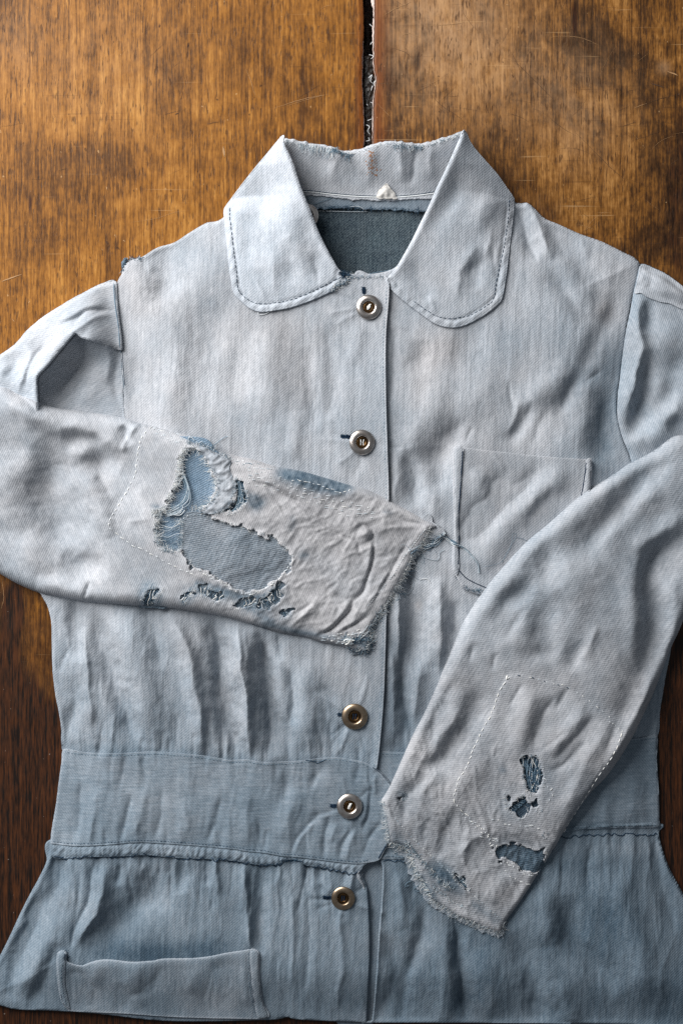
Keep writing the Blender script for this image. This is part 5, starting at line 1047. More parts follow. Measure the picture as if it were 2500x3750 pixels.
span(fL, (1340, 560), (1340, 780), (40, 20), n=12, j=9, tint=(.35, .8)); span(fL, (1370, 600), (1310, 790), (50, 20), n=10, j=8, tint=(.3, .7)); span(fL, (910, 850), (1040, 830), (0, 20), n=4, r=0.8, j=16, tint=(.5, .95)); span(fL, (930, 960), (1030, 930), (0, -20), n=4, r=0.8, j=18, tint=(.4, .95)); span(fL, (950, 790), (1050, 760), (10, 10), n=6, j=9)
span(fL, (1420, 690), (1300, 800), (50, 30), n=8, j=7, tint=(.25, .7))
sp_dz = -1.5
for q in range(13): span(fL, (848 + q * 7, 1215), (815 + q * 6, 1305), (-3, 0), n=1, j=5, tint=random.choice([(.2, .45), (.8, 1.)]), r=1.3)
for q in range(9): span(fL, (1060 + q * 7, 1235), (1035 + q * 5, 1300), (3, 0), n=1, j=5, tint=random.choice([(.2, .45), (.8, 1.)]), r=1.3)
for q in range(16): span(fL, (1170 + q * 8, 1215 + q * 2.5), (1165 + q * 7, 1265 + q * 1.5), (2, 4), n=1, j=7, tint=random.choice([(.2, .45), (.8, 1.)]), r=1.3)
for q in range(16): span(fM, (60 + q * 9, 950 - q * 6), (75 + q * 9, 985 - q * 5), (-5, 0), n=1, j=8, tint=random.choice([(.2, .45), (.8, 1.)]), r=1.3)
for q in range(14): span(fL, (1380 + q * 11, 1330 - q * 4), (1400 + q * 11, 1275 - q * 2), (5, 3), n=1, j=8, tint=random.choice([(.2, .45), (.8, 1.)]), r=1.3)
for q in range(8): span(fM, (200 + q * 8, 1005), (215 + q * 7, 1035), (3, 0), n=1, j=6, tint=(.25, .8), r=1.1)
fringe(y, U(fL([(905, 930), (900, 880), (900, 840), (915, 815), (885, 775), (955, 755), (965, 700), (1000, 650), (1020, 590), (1030, 520), (1042, 450), (1090, 400)]), ZS), 420, 30, 0.3, -1, 0.5, (0.7, 1.0), dz=1, inset=7, droop=0.15, curl=0.18, jit=2)
fringe(y, U(fL([(1000, 1000), (930, 985), (905, 930), (905, 870)]), ZS), 120, 34, 0.6, -1, 0.6, (0.2, 0.95), dz=1, inset=6, droop=0.15, curl=0.3, jit=3)
fringe(y, U(fL([(1046, 990), (1048, 900), (1054, 815)]), ZS), 90, 22, 0.7, 1, 0.5, (0.25, 0.9), dz=1, inset=0, droop=0.1, curl=0.4, jit=3)
# torn flap between the holes, rolled edges
y.build('torn_yarns', YARN, FOREL)
FLAP = panel('torn_flap', U(fL([(1150, 405), (1200, 420), (1260, 460), (1310, 470), (1330, 500), (1320, 540), (1350, 590), (1350, 650), (1330, 710), (1300, 760), (1230, 785), (1150, 770), (1200, 735), (1245, 680), (1255, 600), (1230, 545), (1190, 480)]), ZS), lambda PX, PY, d, H: fore_l(PX, PY, 60 + 0 * d, H) + 4 + 4 * sstep(0, 22, d) + 6 * (ridged(PX, PY, 30, 80, 5, 1.1, 3.0, 14) - .3) + 1.2 * fbm(PX, PY, 10, 10, 3, 4), PLAIN, FOREL, lambda PX, PY, d: 0.78 - 0.16 * np.exp(-d / 9) + 0.09 * fbm(PX, PY, 24, 24, 3, 7), 0.35, fray=4, step=4, stack=False)
y = Yarn(); fringe(y, U(fL([(1150, 770), (1200, 735), (1245, 680), (1255, 600), (1230, 545)]), ZS), 60, 15, 0.9, 1, .8, (.4, .95)); fringe(y, U(fL([(1350, 590), (1350, 650), (1330, 710), (1300, 760), (1230, 785)]), ZS), 70, 20, 0.6, 1, .6, (.4, .95)); fringe(y, U(fL([(1080, 372), (1180, 390), (1260, 430), (1330, 470)]), ZS), 110, 18, 1.1, 1, .6, (.3, 1.0))
cord(y, U(fL([(1230, 430), (1215, 405), (1240, 380), (1265, 360), (1290, 345), (1305, 342)]), ZS), 1.1, 0.6, 4); cord(y, U(fL([(1090, 385), (1085, 350), (1105, 350), (1115, 365)]), ZS), 1.2, .8, 3)
y.build('frayed_edge', YARN, FOREL)
# hand stitches round the patches of the left sleeve
y = Yarn()
run(y, U(fL([(870, 285), (830, 330), (805, 380), (790, 470), (775, 560), (740, 640), (710, 690), (670, 760), (640, 810), (625, 860)]), ZS), 13, 9, 1.5, (0.86, 0.97), 0.8, 0.8)
run(y, U(fL([(630, 870), (660, 890), (760, 960), (870, 1015), (960, 1060), (1040, 1100), (1130, 1140)]), ZS), 12, 11, 1.4, (0.8, 0.95), 0.6, 1.2)
for k in range(6): run(y, U(fL([(870 + k * 12, 290 + k * 9), (980, 325 + k * 9), (1080, 370 + k * 8)]), ZS), 8, 22, 1.3, (0.7, 0.92), 0.7, 3)
for k in range(5): run(y, U(fM([(20, 180 + k * 20), (200, 240 + k * 20), (420, 320 + k * 18), (560, 370 + k * 18), (740, 420 + k * 10)]), ZS), 8, 20, 1.2, (0.7, 0.95), 0.7, 4)
run(y, U(fM([(270, 680), (262, 722), (228, 772), (170, 830), (90, 880), (20, 905)]), ZS), 7, 4, 1.8, (0.75, 0.95), 1.2, 1.5); run(y, U(h2[:7], ZS), 7, 6, 1.2, (0.6, 0.9), 1.0, 1.5)
run(y, U(fL([(1060, 1020), (1150, 1110), (1300, 1195), (1400, 1245), (1480, 1235)]), ZS), 8, 9, 1.3, (0.7, .95), 1.0, 2.5)
for k in range(3): run(y, U(fL([(1330, 470 + 10 * k), (1420, 490 + 10 * k), (1568, 540 + 10 * k)]), ZS), 7, 12, 1.2, (0.6, 0.95), 0.8, 3)
run(y, U(fM([(600, 300), (560, 320), (450, 290), (350, 260), (260, 250)]), ZS), 8, 8, 1.3, (0.75, 0.97), 1, 2)
for k in range(4): run(y, U(fM([(430 + 20 * k, 1170 - 16 * k), (560, 1185 - 16 * k), (680, 1150 - 16 * k)]), ZS), 9, 9, 1.5, (0.7, 0.98), 1.0, 3)
run(y, U(fM([(1030, 530), (960, 620), (900, 700), (840, 800), (760, 900), (690, 980)]), ZS), 6, 3, 1.0, (0.7, 0.9), 0.7, .5)
y.build('hand_stitches', YARN, FOREL)
# frayed cuff of the left sleeve
y = Yarn()
cl = [(1060, 530), (1040, 570), (1000, 640), (960, 690), (930, 760), (890, 830), (850, 900), (820, 950), (790, 1000), (745, 1060), (716, 1120), (715, 1180), (690, 1235)]
fringe(y, U(fM(cl), ZS), 420, 20, 0.5, 1, 0.8, (0.75, 1.0), droop=.5, curl=.25); fringe(y, U(fM([(1060, 600), (1000, 690), (940, 790), (860, 900), (800, 990)]), 70), 70, 34, 0.7, 1, 0.8, (0.5, 0.95), dz=-6, droop=.5, curl=.3)
fringe(y, U(fM([(790, 1000), (745, 1060), (716, 1120), (715, 1180), (690, 1235), (640, 1230), (590, 1220)]), ZS), 240, 26, 1.3, 1, 0.8, (0.08, 0.9)); fringe(y, U(fM([(560, 1150), (640, 1160), (700, 1150)]), ZS), 120, 22, 2.0, 1, 0.9, (0.1, 0.7))
fringe(y, U(fM(cl), ZS), 60, 62, 0.9, 1, 0.5, (0.3, 0.95), droop=.4, curl=.55)
for _ in range(26):
    j = lambda s=10: random.gauss(0, s)
    cord(y, U(fM([(1140 + j(6), 560 + j(6)), (1090 + j(), 600 + j()), (1050 + j(), 625 + j()), (1010 + j(), 640 + j()), (960 + j(14), 680 + j(14))]), 70), random.uniform(.7, 1.2), random.uniform(.25, .85), random.uniform(2, 8), noise=.4)
for _ in range(22):
    cord(y, U(fM([(1120 + random.gauss(0, 8), 560 + random.gauss(0, 5)), (1160, 590 + random.gauss(0, 8)), (1190 + random.gauss(0, 6), 610 + random.gauss(0, 6)), (1235 + random.gauss(0, 8), 630 + random.gauss(0, 6))]), 70), random.uniform(.7, 1.2), random.uniform(.3, .9), random.uniform(3, 9), noise=.3)
for _ in range(7):
    cord(y, U(fM([(1210, 620), (1260, 650 + random.gauss(0, 4)), (1300 + random.gauss(0, 4), 690 + random.gauss(0, 4)), (1328, 730 + random.gauss(0, 4)), (1334 + random.gauss(0, 3), 780)]), 60), random.uniform(.7, 1.1), random.uniform(.45, .9), random.uniform(2, 5), noise=.15)
for p in ([(1000, 680), (1030, 695), (1060, 705), (1095, 708), (1112, 690), (1112, 665), (1140, 650)], [(940, 800), (962, 830), (960, 870), (930, 905), (900, 895), (880, 905), (885, 930)], [(900, 900), (915, 910), (918, 930)], [(800, 1000), (760, 1040), (720, 1090), (690, 1130), (640, 1170)], [(730, 1120), (740, 1140), (752, 1150)], [(1000, 820), (1040, 815), (1060, 840)], [(700, 1080), (660, 1140), (650, 1180)]):
    cord(y, U(fM(p), 70), 1.0, random.uniform(.5, .9), 3, noise=.2)
y.build('frayed_cuff', YARN, FOREL)
# knot of old button thread at the cuff corner
y = Yarn()
for _ in range(26):
    a = random.uniform(0, 6.28); cx, cy = 592 + random.gauss(0, 8), 1172 + random.gauss(0, 7)
    p = U(fM([(cx - 20 * math.cos(a), cy - 14 * math.sin(a)), (cx + random.gauss(0, 6), cy + random.gauss(0, 6)), (cx + 20 * math.cos(a), cy + 14 * math.sin(a))]), ZS); cord(y, p, 1.5, random.uniform(.7, 1.0), random.uniform(3, 9), sag=False)
y.build('thread_knot', YARN, FOREL)
# ---- right forearm, folded down over the front
fo_r = fR([(1535, 75), (1400, 170), (1270, 240), (1150, 320), (1030, 390), (940, 450), (850, 530), (750, 620), (650, 700), (560, 790), (470, 890), (380, 1000), (300, 1120), (240, 1220), (180, 1360), (130, 1480)]) + fC([(400, 140), (350, 250), (280, 390), (220, 520), (180, 610), (140, 680), (130, 700), (140, 760), (150, 840), (165, 900), (240, 930), (270, 980), (290, 1040), (330, 1100), (360, 1170), (420, 1210), (480, 1250), (560, 1285), (620, 1310), (690, 1335), (715, 1300), (730, 1270), (780, 1200), (840, 1110), (900, 1010), (960, 920), (1010, 830), (1070, 740), (1130, 660), (1200, 590), (1270, 500), (1340, 390), (1390, 290), (1440, 190), (1480, 90)]) + fR([(1520, 1350), (1568, 1250)]) + [(2580, 2120), (2640, 1900), (2620, 1700), (2550, 1610)]
OUTR = U(fo_r, ZS); dOUTR = gsample(near([resample(OUTR, 9)], gx, gy, 90)[0])
BL2 = gsample(np.maximum(blur(HACC, 14, 3), 8))
rf_ = []
def rfold(f, p, w, a, lean=0.0):
    if w <= 12: a, w = (a * 0.6, w * 1.3) if a > 0 else (a * 0.8, w * 0.9)
    rf_.append((U(f(p), ZS), w, a, lean))
rfold(fR, [(1480, 180), (1300, 380), (1150, 560), (1000, 690), (850, 780)], 40, -12); rfold(fR, [(1400, 400), (1200, 600), (1080, 720)], 26, 7); rfold(fR, [(780, 740), (740, 860), (780, 960)], 40, -10); rfold(fR, [(420, 1090), (520, 1050), (640, 1000)], 34, -9); rfold(fR, [(600, 880), (480, 1000), (380, 1150)], 30, 6); rfold(fR, [(900, 880), (700, 1060), (600, 1200), (480, 1400)], 46, 6)
rfold(fR, [(700, 1080), (720, 1230), (800, 1330)], 44, -9); rfold(fR, [(1000, 850), (900, 1080), (860, 1300)], 50, 7); rfold(fR, [(1290, 820), (1280, 1000), (1300, 1250), (1290, 1500)], 26, 16, 0.3); rfold(fR, [(1568, 560), (1430, 680), (1330, 750), (1290, 840)], 30, 11); rfold(fR, [(1568, 700), (1420, 800), (1360, 960), (1380, 1200), (1330, 1450), (1310, 1568)], 50, -22); rfold(fR, [(1500, 950), (1520, 1200), (1460, 1450)], 30, 8)
rfold(fR, [(500, 1300), (560, 1180), (620, 1120)], 20, -6); rfold(fR, [(280, 1420), (300, 1330)], 16, -6); rfold(fR, [(420, 1480), (440, 1400)], 14, -6); rfold(fR, [(600, 1430), (700, 1380), (780, 1420)], 24, -6); rfold(fR, [(930, 1340), (890, 1460)], 26, -8); rfold(fR, [(1040, 1240), (960, 1420)], 20, 6)
rfold(fC, [(470, 120), (400, 240), (370, 360), (350, 430)], 24, -8); rfold(fC, [(600, 180), (540, 330), (430, 470), (330, 570)], 34, -11); rfold(fC, [(500, 260), (420, 380), (350, 500)], 20, 7); rfold(fC, [(330, 600), (250, 680), (230, 780)], 22, -9); rfold(fC, [(330, 470), (290, 580)], 12, 8); rfold(fC, [(620, 480), (500, 620), (440, 800)], 40, 6); rfold(fC, [(410, 560), (300, 680)], 22, 6)
rfold(fC, [(790, 140), (740, 230)], 14, -6); rfold(fC, [(940, 200), (870, 350), (840, 430)], 20, -8); rfold(fC, [(1010, 160), (960, 260)], 16, -6); rfold(fC, [(850, 180), (780, 380), (760, 480)], 30, 7); rfold(fC, [(1080, 260), (980, 400), (910, 460)], 26, 8); rfold(fC, [(1130, 300), (1020, 420), (960, 490)], 16, -7); rfold(fC, [(1000, 360), (900, 440)], 11, -7); rfold(fC, [(1080, 430), (1000, 510), (940, 540)], 16, -7); rfold(fC, [(1050, 500), (1020, 560)], 11, 5); rfold(fC, [(1200, 330), (1120, 480), (1060, 600), (980, 760)], 24, 6); rfold(fC, [(1240, 340), (1200, 440)], 16, -6)
rfold(fC, [(1440, 60), (1380, 200), (1290, 380), (1200, 520)], 20, 8); rfold(fC, [(1330, 150), (1260, 300)], 30, -7); rfold(fC, [(570, 680), (600, 740), (620, 800), (640, 860)], 9, 7); rfold(fC, [(560, 700), (590, 770), (610, 830)], 6, -5); rfold(fC, [(620, 850), (560, 880), (500, 960)], 16, 7); rfold(fC, [(600, 900), (640, 960)], 14, -5); rfold(fC, [(700, 860), (660, 920)], 10, 5); rfold(fC, [(940, 540), (1020, 620)], 10, -5); rfold(fC, [(470, 740), (420, 900), (400, 960)], 20, -6); rfold(fC, [(540, 830), (520, 1000)], 16, 6); rfold(fC, [(350, 780), (330, 900)], 14, -5); rfold(fC, [(840, 840), (900, 900)], 9, -4); rfold(fC, [(720, 820), (760, 880)], 8, -4); rfold(fC, [(700, 1060), (640, 1180)], 24, 5); rfold(fC, [(800, 1060), (740, 1200)], 20, -4)
# fold of the double hem at the cuff
rfold(fC, [(150, 700), (180, 770), (250, 850), (330, 930), (420, 1020), (520, 1110), (610, 1200), (700, 1280)], 6, 5); rfold(fC, [(370, 1090), (430, 1150), (480, 1190), (530, 1205)], 7, -9); rfold(fC, [(160, 720), (190, 780)], 7, -8)
rff = gsample(1.0 * strokes(GX, GY, rf_))
CUFR = U(fC([(140, 700), (200, 880), (330, 1050), (480, 1220), (690, 1330)]), ZS)
dCR = gsample(near([resample(CUFR, 10, closed=False)], gx, gy, 900, closed=False)[0])
def fore_r(PX, PY, d, H):
    c = dCR(PX, PY, d)
    h = 20 + 32 * sstep(60, 700, c)
    z = BL2(PX, PY, d) + tube(PX, PY, d, 4, h, 22 + 22 * sstep(100, 700, c)) + rff(PX, PY, d)
    cr = sstep(620, 300, c)
    z = z + cr * sstep(2, 30, d) * (4.0 * ridged(PX, PY, 60, 190, 4, -0.5, 3.5, 36) + 2.0 * ridged(PX, PY, 30, 80, 6, -0.4, 3.0, 18) - 1.5 + 0.8 * fbm(PX, PY, 13, 13, 3, 8))
    return z + 7.0 * fbm(PX, PY, 190, 190, 3, 191) + 2.0 * fbm(PX, PY, 40, 140, 3, 193, -0.5) + 0.7 * fbm(PX, PY, 30, 30, 3, 192)
ra = fC([(792, 485), (830, 478), (880, 482), (896, 560), (885, 650), (845, 665), (815, 640), (800, 590)]); rb = fC([(712, 660), (735, 715), (760, 690), (800, 665), (830, 690), (815, 740), (790, 778), (750, 755), (722, 725)]); rc = fC([(860, 690), (882, 700), (885, 740), (868, 745)])
rd = fC([(665, 940), (690, 915), (720, 912), (780, 914), (860, 930), (913, 952), (902, 1005), (872, 1040), (820, 1034), (760, 1000), (705, 972), (685, 980)]); re_ = fC([(465, 1040), (500, 1062), (535, 1105), (552, 1135), (520, 1120), (480, 1075)]); rg = fC([(225, 665), (245, 672), (238, 692), (222, 685)]); rh = fC([(900, 845), (915, 850), (910, 868), (898, 862)])
holes_r = [U(h, ZS) for h in (ra, rb, rc, rd, re_, rg, rh)]
holeR = gsample(near([resample(h, 6) for h in holes_r], gx, gy, 60)[0])
wornR = gsample(np.clip(strokes(GX, GY, [(U(fC(p), ZS), w, a) for p, w, a in (([(690, 545), (715, 550)], 12, .22), ([(350, 1000), (420, 1060), (520, 1130)], 26, 0.20), ([(170, 830), (230, 930), (300, 1060), (400, 1190)], 20, 0.2), ([(120, 720), (140, 830)], 14, 0.22), ([(210, 655), (240, 680)], 14, 0.25), ([(560, 1180), (680, 1290)], 16, 0.14), ([(1140, 240), (1280, 360)], 10, .05), ([(830, 470), (905, 560), (890, 680), (800, 790)], 26, 0.06), ([(700, 640), (720, 740), (790, 800)], 20, 0.06), ([(650, 900), (800, 890), (920, 930)], 18, 0.05))]), 0, 0.45))
ppoly = U(fC([(745, 92), (695, 150), (660, 250), (610, 350), (565, 450), (530, 530), (490, 600), (470, 680), (490, 725), (540, 770), (640, 860), (800, 850), (960, 900), (990, 870), (1040, 780), (1090, 690), (1160, 570), (1230, 470), (1270, 370), (1230, 310), (1150, 240), (1080, 190), (1000, 145), (900, 120), (830, 100)]), ZS)
PTR = gsample(region_soft(ppoly, 10))
FORER = panel('sleeve_forearm', OUTR, lambda PX, PY, d, H: fore_r(PX, PY, np.where(d < 0.01, np.where(holeR(PX, PY, d) < 8, dOUTR(PX, PY, d), 0), dOUTR(PX, PY, d)), H) + 3 * PTR(PX, PY, d) + 1.5 * np.exp(-(holeR(PX, PY, d) / 8) ** 2), DENIM, jacket,
              lambda PX, PY, d: 0.695 + 0.09 * fbm(PX, PY, 190, 190, 4, 201) + 0.02 * PTR(PX, PY, d) - wornR(PX, PY, d) * (0.8 + 0.8 * fbm(PX, PY, 16, 16, 3, 9)) + 0.10 * np.exp(-(holeR(PX, PY, d) / 11) ** 2) + 0.08 * np.exp(-(dCR(PX, PY, d) / 22) ** 2) - 0.06 * sstep(2200, 3000, PY), lambda PX, PY, d: 0.30 + 0.38 * fbm(PX, PY, 200, 200, 4, 203) + 0.42 * sstep(2100, 2700, PY) - 1.5 * wornR(PX, PY, d), holes=holes_r, rim=[(1.6, -2), (2.5, -7), (2, -14), (-3, -26)], grain=0.55, step=6)  # lower half darker: light falloff painted into the sleeve colour
panel('under_patch', U(fC([(640, 890), (930, 925), (925, 960), (895, 1015), (870, 1050), (780, 1030), (650, 1000)]), ZS), lambda PX, PY, d, H: fore_r(PX, PY, np.maximum(dOUTR(PX, PY, d), 4), H) - 8 + 5 * (ridged(PX, PY, 30, 80, 4, 0.2, 2, 12) - .5), RAW, FORER, lambda PX, PY, d: 0.27 + 0.05 * fbm(PX, PY, 20, 20, 3, 205), 0.0, stack=False, grain=0.5)
panel('under_patch', U(fC([(680, 450), (920, 450), (940, 760), (800, 810), (680, 760), (680, 620)]), ZS), lambda PX, PY, d, H: fore_r(PX, PY, 60 + 0 * d, H) - 9, RAW, FORER, lambda PX, PY, d: 0.20 + 0.06 * fbm(PX, PY, 20, 20, 3, 206), 0.0, stack=False)
panel('under_patch', U(fC([(440, 1020), (520, 1040), (590, 1150), (520, 1150), (450, 1090)]), ZS), lambda PX, PY, d, H: fore_r(PX, PY, 60 + 0 * d, H) - 9, RAW, FORER, 0.2, 0.0, stack=False)
y = Yarn()
for h, n, L, tn in ((ra, 45, 18, (.5, 1.)), (rb, 36, 16, (.5, 1.)), (rc, 12, 10, (.4, .9)), (rd, 40, 8, (.8, 1.)), (re_, 30, 15, (.5, .97)), (rg, 24, 14, (.3, .8)), (rh, 12, 10, (.3, .8))):
    fringe(y, U(h, ZS), int(n * 1.6), L, 0.3, -1, 0.55, tn, closed=True, dz=1, inset=5, droop=.15, curl=.12, jit=1.5)
def spanr(a, b2, sag, r=1.35, tint=(.15, .6), n=1, j=3):
    for _ in range(n):
        A = np.array(a) + RNG.normal(0, j, 2); B = np.array(b2) + RNG.normal(0, j, 2); M = (A + B) / 2 + np.array(sag) + RNG.normal(0, j, 2)
        p = resample(U(fC([A, M, B]), ZS), 5, closed=False); z = fore_r(p[:, 0], p[:, 1], dOUTR(p[:, 0], p[:, 1], 0), 0) - 3.5 + RNG.normal(0, .5, len(p))
        y.add(np.concatenate([p, z[:, None]], 1), r, random.uniform(*tint))
for q in range(12): spanr((850 + q * 3.4, 482), (850 + q * 3.8, 560), (14, 4), j=4)
for q in range(9): spanr((800 + q * 3, 500), (800 + q * 5, 640), (-8, 6), j=4)
for q in range(40): spanr((800 + random.uniform(-5, 85), 560 + random.uniform(-70, 80)), (830 + random.uniform(-20, 55), 600 + random.uniform(-40, 60)), (6, 6), j=6, tint=(.1, .55))
for q in range(24): spanr((722 - q * 3.5 + q * 7, 735 - q * 2), (750 + q * 3, 762 - q * 3.5), (6, 8), j=3)
for q in range(9): spanr((800 + q * 11, 478 + q * 2), (806 + q * 9, 655 - q * 2), (random.gauss(0, 12), 0), r=0.9, j=6, tint=(.7, 1.))
for q in range(8): spanr((480 + q * 7, 1050 + q * 9), (500 + q * 6, 1062 + q * 9), (3, -2), j=3, tint=(.4, .9))
y.build('torn_yarns', YARN, FORER)
y = Yarn()
run(y, U(fC([(735, 100), (695, 150), (660, 250), (610, 350), (565, 450), (530, 530), (490, 600), (470, 680), (490, 725), (540, 770)]), ZS), 14, 8, 1.6, (0.88, 0.99), 0.8, 1.0)
run(y, U(fC([(725, 95), (715, 125)]), ZS), 16, 2, 3.0, (0.9, 0.99), 1.5, 1)
run(y, U(fC([(830, 100), (900, 120), (1000, 145), (1080, 190), (1150, 240), (1230, 310)]), ZS), 10, 18, 1.3, (0.75, 0.98), 0.7, 1.5)
run(y, U(fC([(770, 92), (830, 100), (900, 120), (1000, 148), (1050, 175)]), ZS), 7, 34, 1.6, (0.1, 0.2), 0.7, 1.5)
run(y, U(fC([(1270, 370), (1230, 470), (1160, 570), (1090, 690), (1040, 780), (990, 870)]), ZS), 15, 9, 1.6, (0.88, 0.99), 0.8, 1.0); run(y, U(fC([(1210, 310), (1260, 350), (1285, 380)]), ZS), 8, 6, 1.3, (0.8, 0.95), 0.8, 2)
for k in range(5): run(y, U(fC([(520 + 14 * k, 760 + 16 * k), (620 + 10 * k, 850 + 8 * k), (660 + 20 * k, 960 - 10 * k)]), ZS), 8, 20, 1.3, (0.75, .98), .8, 4)
run(y, U(fC([(700, 985), (760, 1015), (820, 1050), (880, 1055)]), ZS), 8, 8, 1.4, (.8, .98), .8, 2); run(y, U(fC([(640, 790), (760, 810), (900, 830)]), ZS), 7, 18, 1.3, (.75, .95), .8, 5); run(y, U(fC([(900, 560), (930, 640), (930, 720)]), ZS), 8, 12, 1.3, (.7, .95), .8, 4); run(y, U(fC([(700, 1000), (760, 1070), (830, 1100)]), ZS), 7, 16, 1.2, (.8, .95), .8, 4)
run(y, U(fC([(190, 780), (260, 860), (340, 940), (430, 1020), (520, 1110), (600, 1180), (700, 1270)]), ZS), 8, 4, 1.1, (.6, .9), .7, .6)
y.build('hand_stitches', YARN, FORER)
panel('cuff_underside', U(fC([(130, 800), (160, 900), (230, 960), (250, 1010), (275, 1070), (320, 1140), (350, 1190), (430, 1240), (480, 1262), (560, 1300), (620, 1325), (690, 1348), (700, 1300), (500, 1150), (300, 950), (200, 820)]), 60), lambda PX, PY, d, H: BL2(PX, PY, d) + 6 + 4 * fbm(PX, PY, 40, 30, 3, 207), DENIM, FORER, lambda PX, PY, d: 0.62 + 0.1 * fbm(PX, PY, 30, 30, 3, 208), 0.2, fray=5, stack=False, step=5)
y = Yarn(); ce = [(130, 700), (140, 760), (150, 840), (165, 900), (240, 930), (270, 980), (290, 1040), (330, 1100), (360, 1170), (420, 1210), (480, 1250), (560, 1285), (620, 1310), (690, 1335), (715, 1300)]
fringe(y, U(fC(ce), ZS), 430, 24, 0.45, -1, 0.5, (0.6, 1.0), droop=.5, curl=.2); fringe(y, U(fC(ce[2:9]), ZS), 150, 26, 1.0, -1, 0.8, (0.4, 0.98), droop=.5, curl=.3); fringe(y, U(fC([(240, 900), (330, 1000), (400, 1080), (460, 1130)]), ZS), 200, 17, 1.6, -1, 0.8, (0.2, 0.95)); fringe(y, U(fC([(380, 1110), (450, 1170), (520, 1205)]), ZS), 70, 10, 1.2, 1, 0.8, (.5, .95))
for p in ([(265, 1080), (245, 1090), (240, 1105), (255, 1100)], [(300, 1100), (280, 1120), (300, 1130), (330, 1110)], [(160, 900), (170, 930), (200, 950)], [(180, 880), (210, 920), (250, 940)], [(270, 1000), (280, 1050), (330, 1090)]): cord(y, U(fC(p), 60), 1.1, .5, 3)
fringe(y, U(fC(ce), ZS), 50, 44, 1.0, -1, 0.5, (0.3, 0.95), droop=.4, curl=.55)
y.build('frayed_cuff', YARN, FORER)

# ------------------------------------------------------------------ buttons and buttonholes
def metal(name, a, b2, rough):
    m, nt, bs = new_mat(name); tc = node(nt, 'ShaderNodeTexCoord').outputs['Object']
    n1 = noise_n(nt, tc, 260, 4, 0.65); n2 = noise_n(nt, tc, 1500, 2, 0.5)
    nt.links.new(mix_c(nt, ramp(nt, n1, [(0.38, (0, 0, 0)), (0.66, (1, 1, 1))]), a, b2), bs.inputs['Base Color']); bs.inputs['Metallic'].default_value = 1.0
    nt.links.new(math_n(nt, 'MULTIPLY_ADD', n1, 0.22, rough), bs.inputs['Roughness'])
    bp = node(nt, 'ShaderNodeBump'); bp.inputs['Strength'].default_value = 0.12; bp.inputs['Distance'].default_value = 0.0002; nt.links.new(n2, bp.inputs['Height']); nt.links.new(bp.outputs[0], bs.inputs['Normal'])
    return m
NICKEL = metal('worn_nickel', (0.64, 0.60, 0.565), (0.40, 0.345, 0.31), 0.19); BRASS = metal('tarnished_brass', (0.42, 0.33, 0.24), (0.24, 0.17, 0.11), 0.24); EYE = metal('dark_brass_eye', (0.12, 0.065, 0.025), (0.045, 0.028, 0.016), 0.30)
def lathe(name, prof, loc, mat, parent, tilt=(0, 0), seg=48, eye=False):
    ang = np.linspace(0, 2 * math.pi, seg, endpoint=False); V = []
    for r, z in prof: V.append(np.stack([r * np.cos(ang), r * np.sin(ang), np.full(seg, z) + tilt[0] * r * np.cos(ang) + tilt[1] * r * np.sin(ang)], 1))
    V = np.concatenate(V); n = len(prof); F = []
    for i in range(n - 1):
        a = i * seg + np.arange(seg); b2 = i * seg + (np.arange(seg) + 1) % seg
        F.append(np.stack([a, b2, b2 + seg, a + seg], 1))
    V = V + np.array([loc[0], loc[1], loc[2]]) 
    return mesh_object(name, V, np.concatenate(F)[:, ::-1] if False else np.concatenate(F), mat, parent)
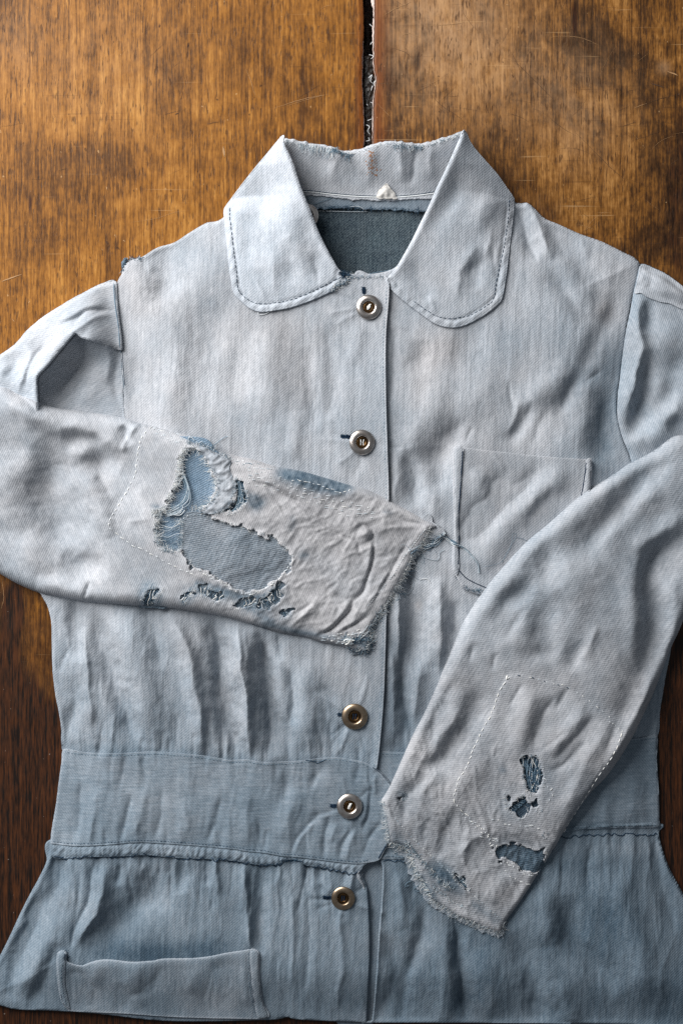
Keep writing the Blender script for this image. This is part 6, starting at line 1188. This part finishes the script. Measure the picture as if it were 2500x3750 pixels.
def button(x, yv, r, mat, tilt, thread, hole, hz=None):
    (px, py), = U([(x, yv)], 62)
    z0 = float(np.max(hat(px + np.array([0, r, -r, 0, 0]), py + np.array([0, 0, 0, r, -r])))) + 3 if hz is None else hz
    k = r / 46.0
    prof = [(34 * k, -3), (43 * k, -2), (46 * k, 1), (46 * k, 3), (44 * k, 5.5), (39 * k, 8), (33 * k, 9.6), (28 * k, 9.8), (24.5 * k, 8.8), (22.5 * k, 6.5), (21.5 * k, 3.5), (20.5 * k, 1.8)]
    o = lathe('button', [(a, b2 * k) for a, b2 in prof[::-1]], (px, py, z0), mat, jacket, tilt)
    e = lathe('button_eye', [(20.8 * k, 2.0), (17 * k, 2.4), (15 * k, 3.4), (13 * k, 2.2), (9 * k, 0.4), (4 * k, -1.0), (0.2, -1.4)][::-1], (px, py, z0), EYE, o, tilt)
    y = Yarn()
    if thread == 'white':
        for _ in range(7): p = resample([(px - 3 + random.gauss(0, 2), py + 9 * k), (px + random.gauss(0, 2), py), (px + 5 + random.gauss(0, 2), py - 10 * k)], 4, closed=False); y.add(np.concatenate([p, (z0 + 2.5 + 4 * np.sin(np.linspace(0, math.pi, len(p))))[:, None]], 1), 2.0, random.uniform(.93, 1))
    else:
        for s in (-5, 5):
            for _ in range(2): p = resample([(px + s * k + random.gauss(0, 1), py + 10 * k), (px + s * k * .8, py), (px + s * k + random.gauss(0, 1), py - 10 * k)], 4, closed=False); y.add(np.concatenate([p, (z0 + 1 + 3 * np.sin(np.linspace(0, math.pi, len(p))))[:, None]], 1), 1.5, 0.02 if thread == 'dark' else .9)
    y.build('button_thread', YARN, o)
    if hole:
        hx, hy, L, a = hole; y = Yarn(); c, s = math.cos(a), math.sin(a)
        (hx, hy), = U([(hx, hy)], 55)
        for q in range(int(L / 2.2)):
            t = -L / 2 + q * 2.2
            for sd in (-1, 1):
                x1, y1 = hx + c * t - s * sd * 1, hy + s * t + c * sd * 1; x2, y2 = hx + c * t - s * sd * 6.5 + random.gauss(0, 1), hy + s * t + c * sd * 6.5 + random.gauss(0, 1)
                xs = np.linspace(x1, x2, 4); ysv = np.linspace(y1, y2, 4); y.add(np.stack([xs, ysv, hat(xs, ysv) + np.array([0.2, 1.6, 1.4, -.4])], 1), 1.3, random.uniform(0.0, 0.16))
        xs = np.linspace(hx - c * L / 2, hx + c * L / 2, 8); ysv = np.linspace(hy - s * L / 2, hy + s * L / 2, 8); y.add(np.stack([xs, ysv, hat(xs, ysv) + 0.6], 1), 2.2, 0.0)
        fringe(y, [(hx - c * L / 2 - 2, hy - 5), (hx - c * L / 2 - 3, hy + 5)], 10, 7, 1.0, -1, 0.8, (0.0, 0.3))
        y.build('buttonhole', YARN, FL if yv < 2750 else (WL if yv < 3100 else SL))
button(1349, 1126, 45, NICKEL, (0.03, 0.02), 'white', (1332, 1066, 26, 1.45))
button(1325, 1620, 46, NICKEL, (-0.02, 0.03), 'light', (1272, 1600, 46, 0.06))
button(1298, 2623, 47, BRASS, (0.03, -0.02), 'dark', (1252, 2616, 28, 0.05))
button(1279, 2950, 46, NICKEL, (0.02, 0.05), 'white', (1228, 2949, 34, 0.05))
button(1256, 3288, 43, BRASS, (0.06, -0.06), 'dark', (1202, 3286, 36, 0.05))
button(1122, 790, 44, NICKEL, (0.05, 0.0), 'dark', None, hz=58)
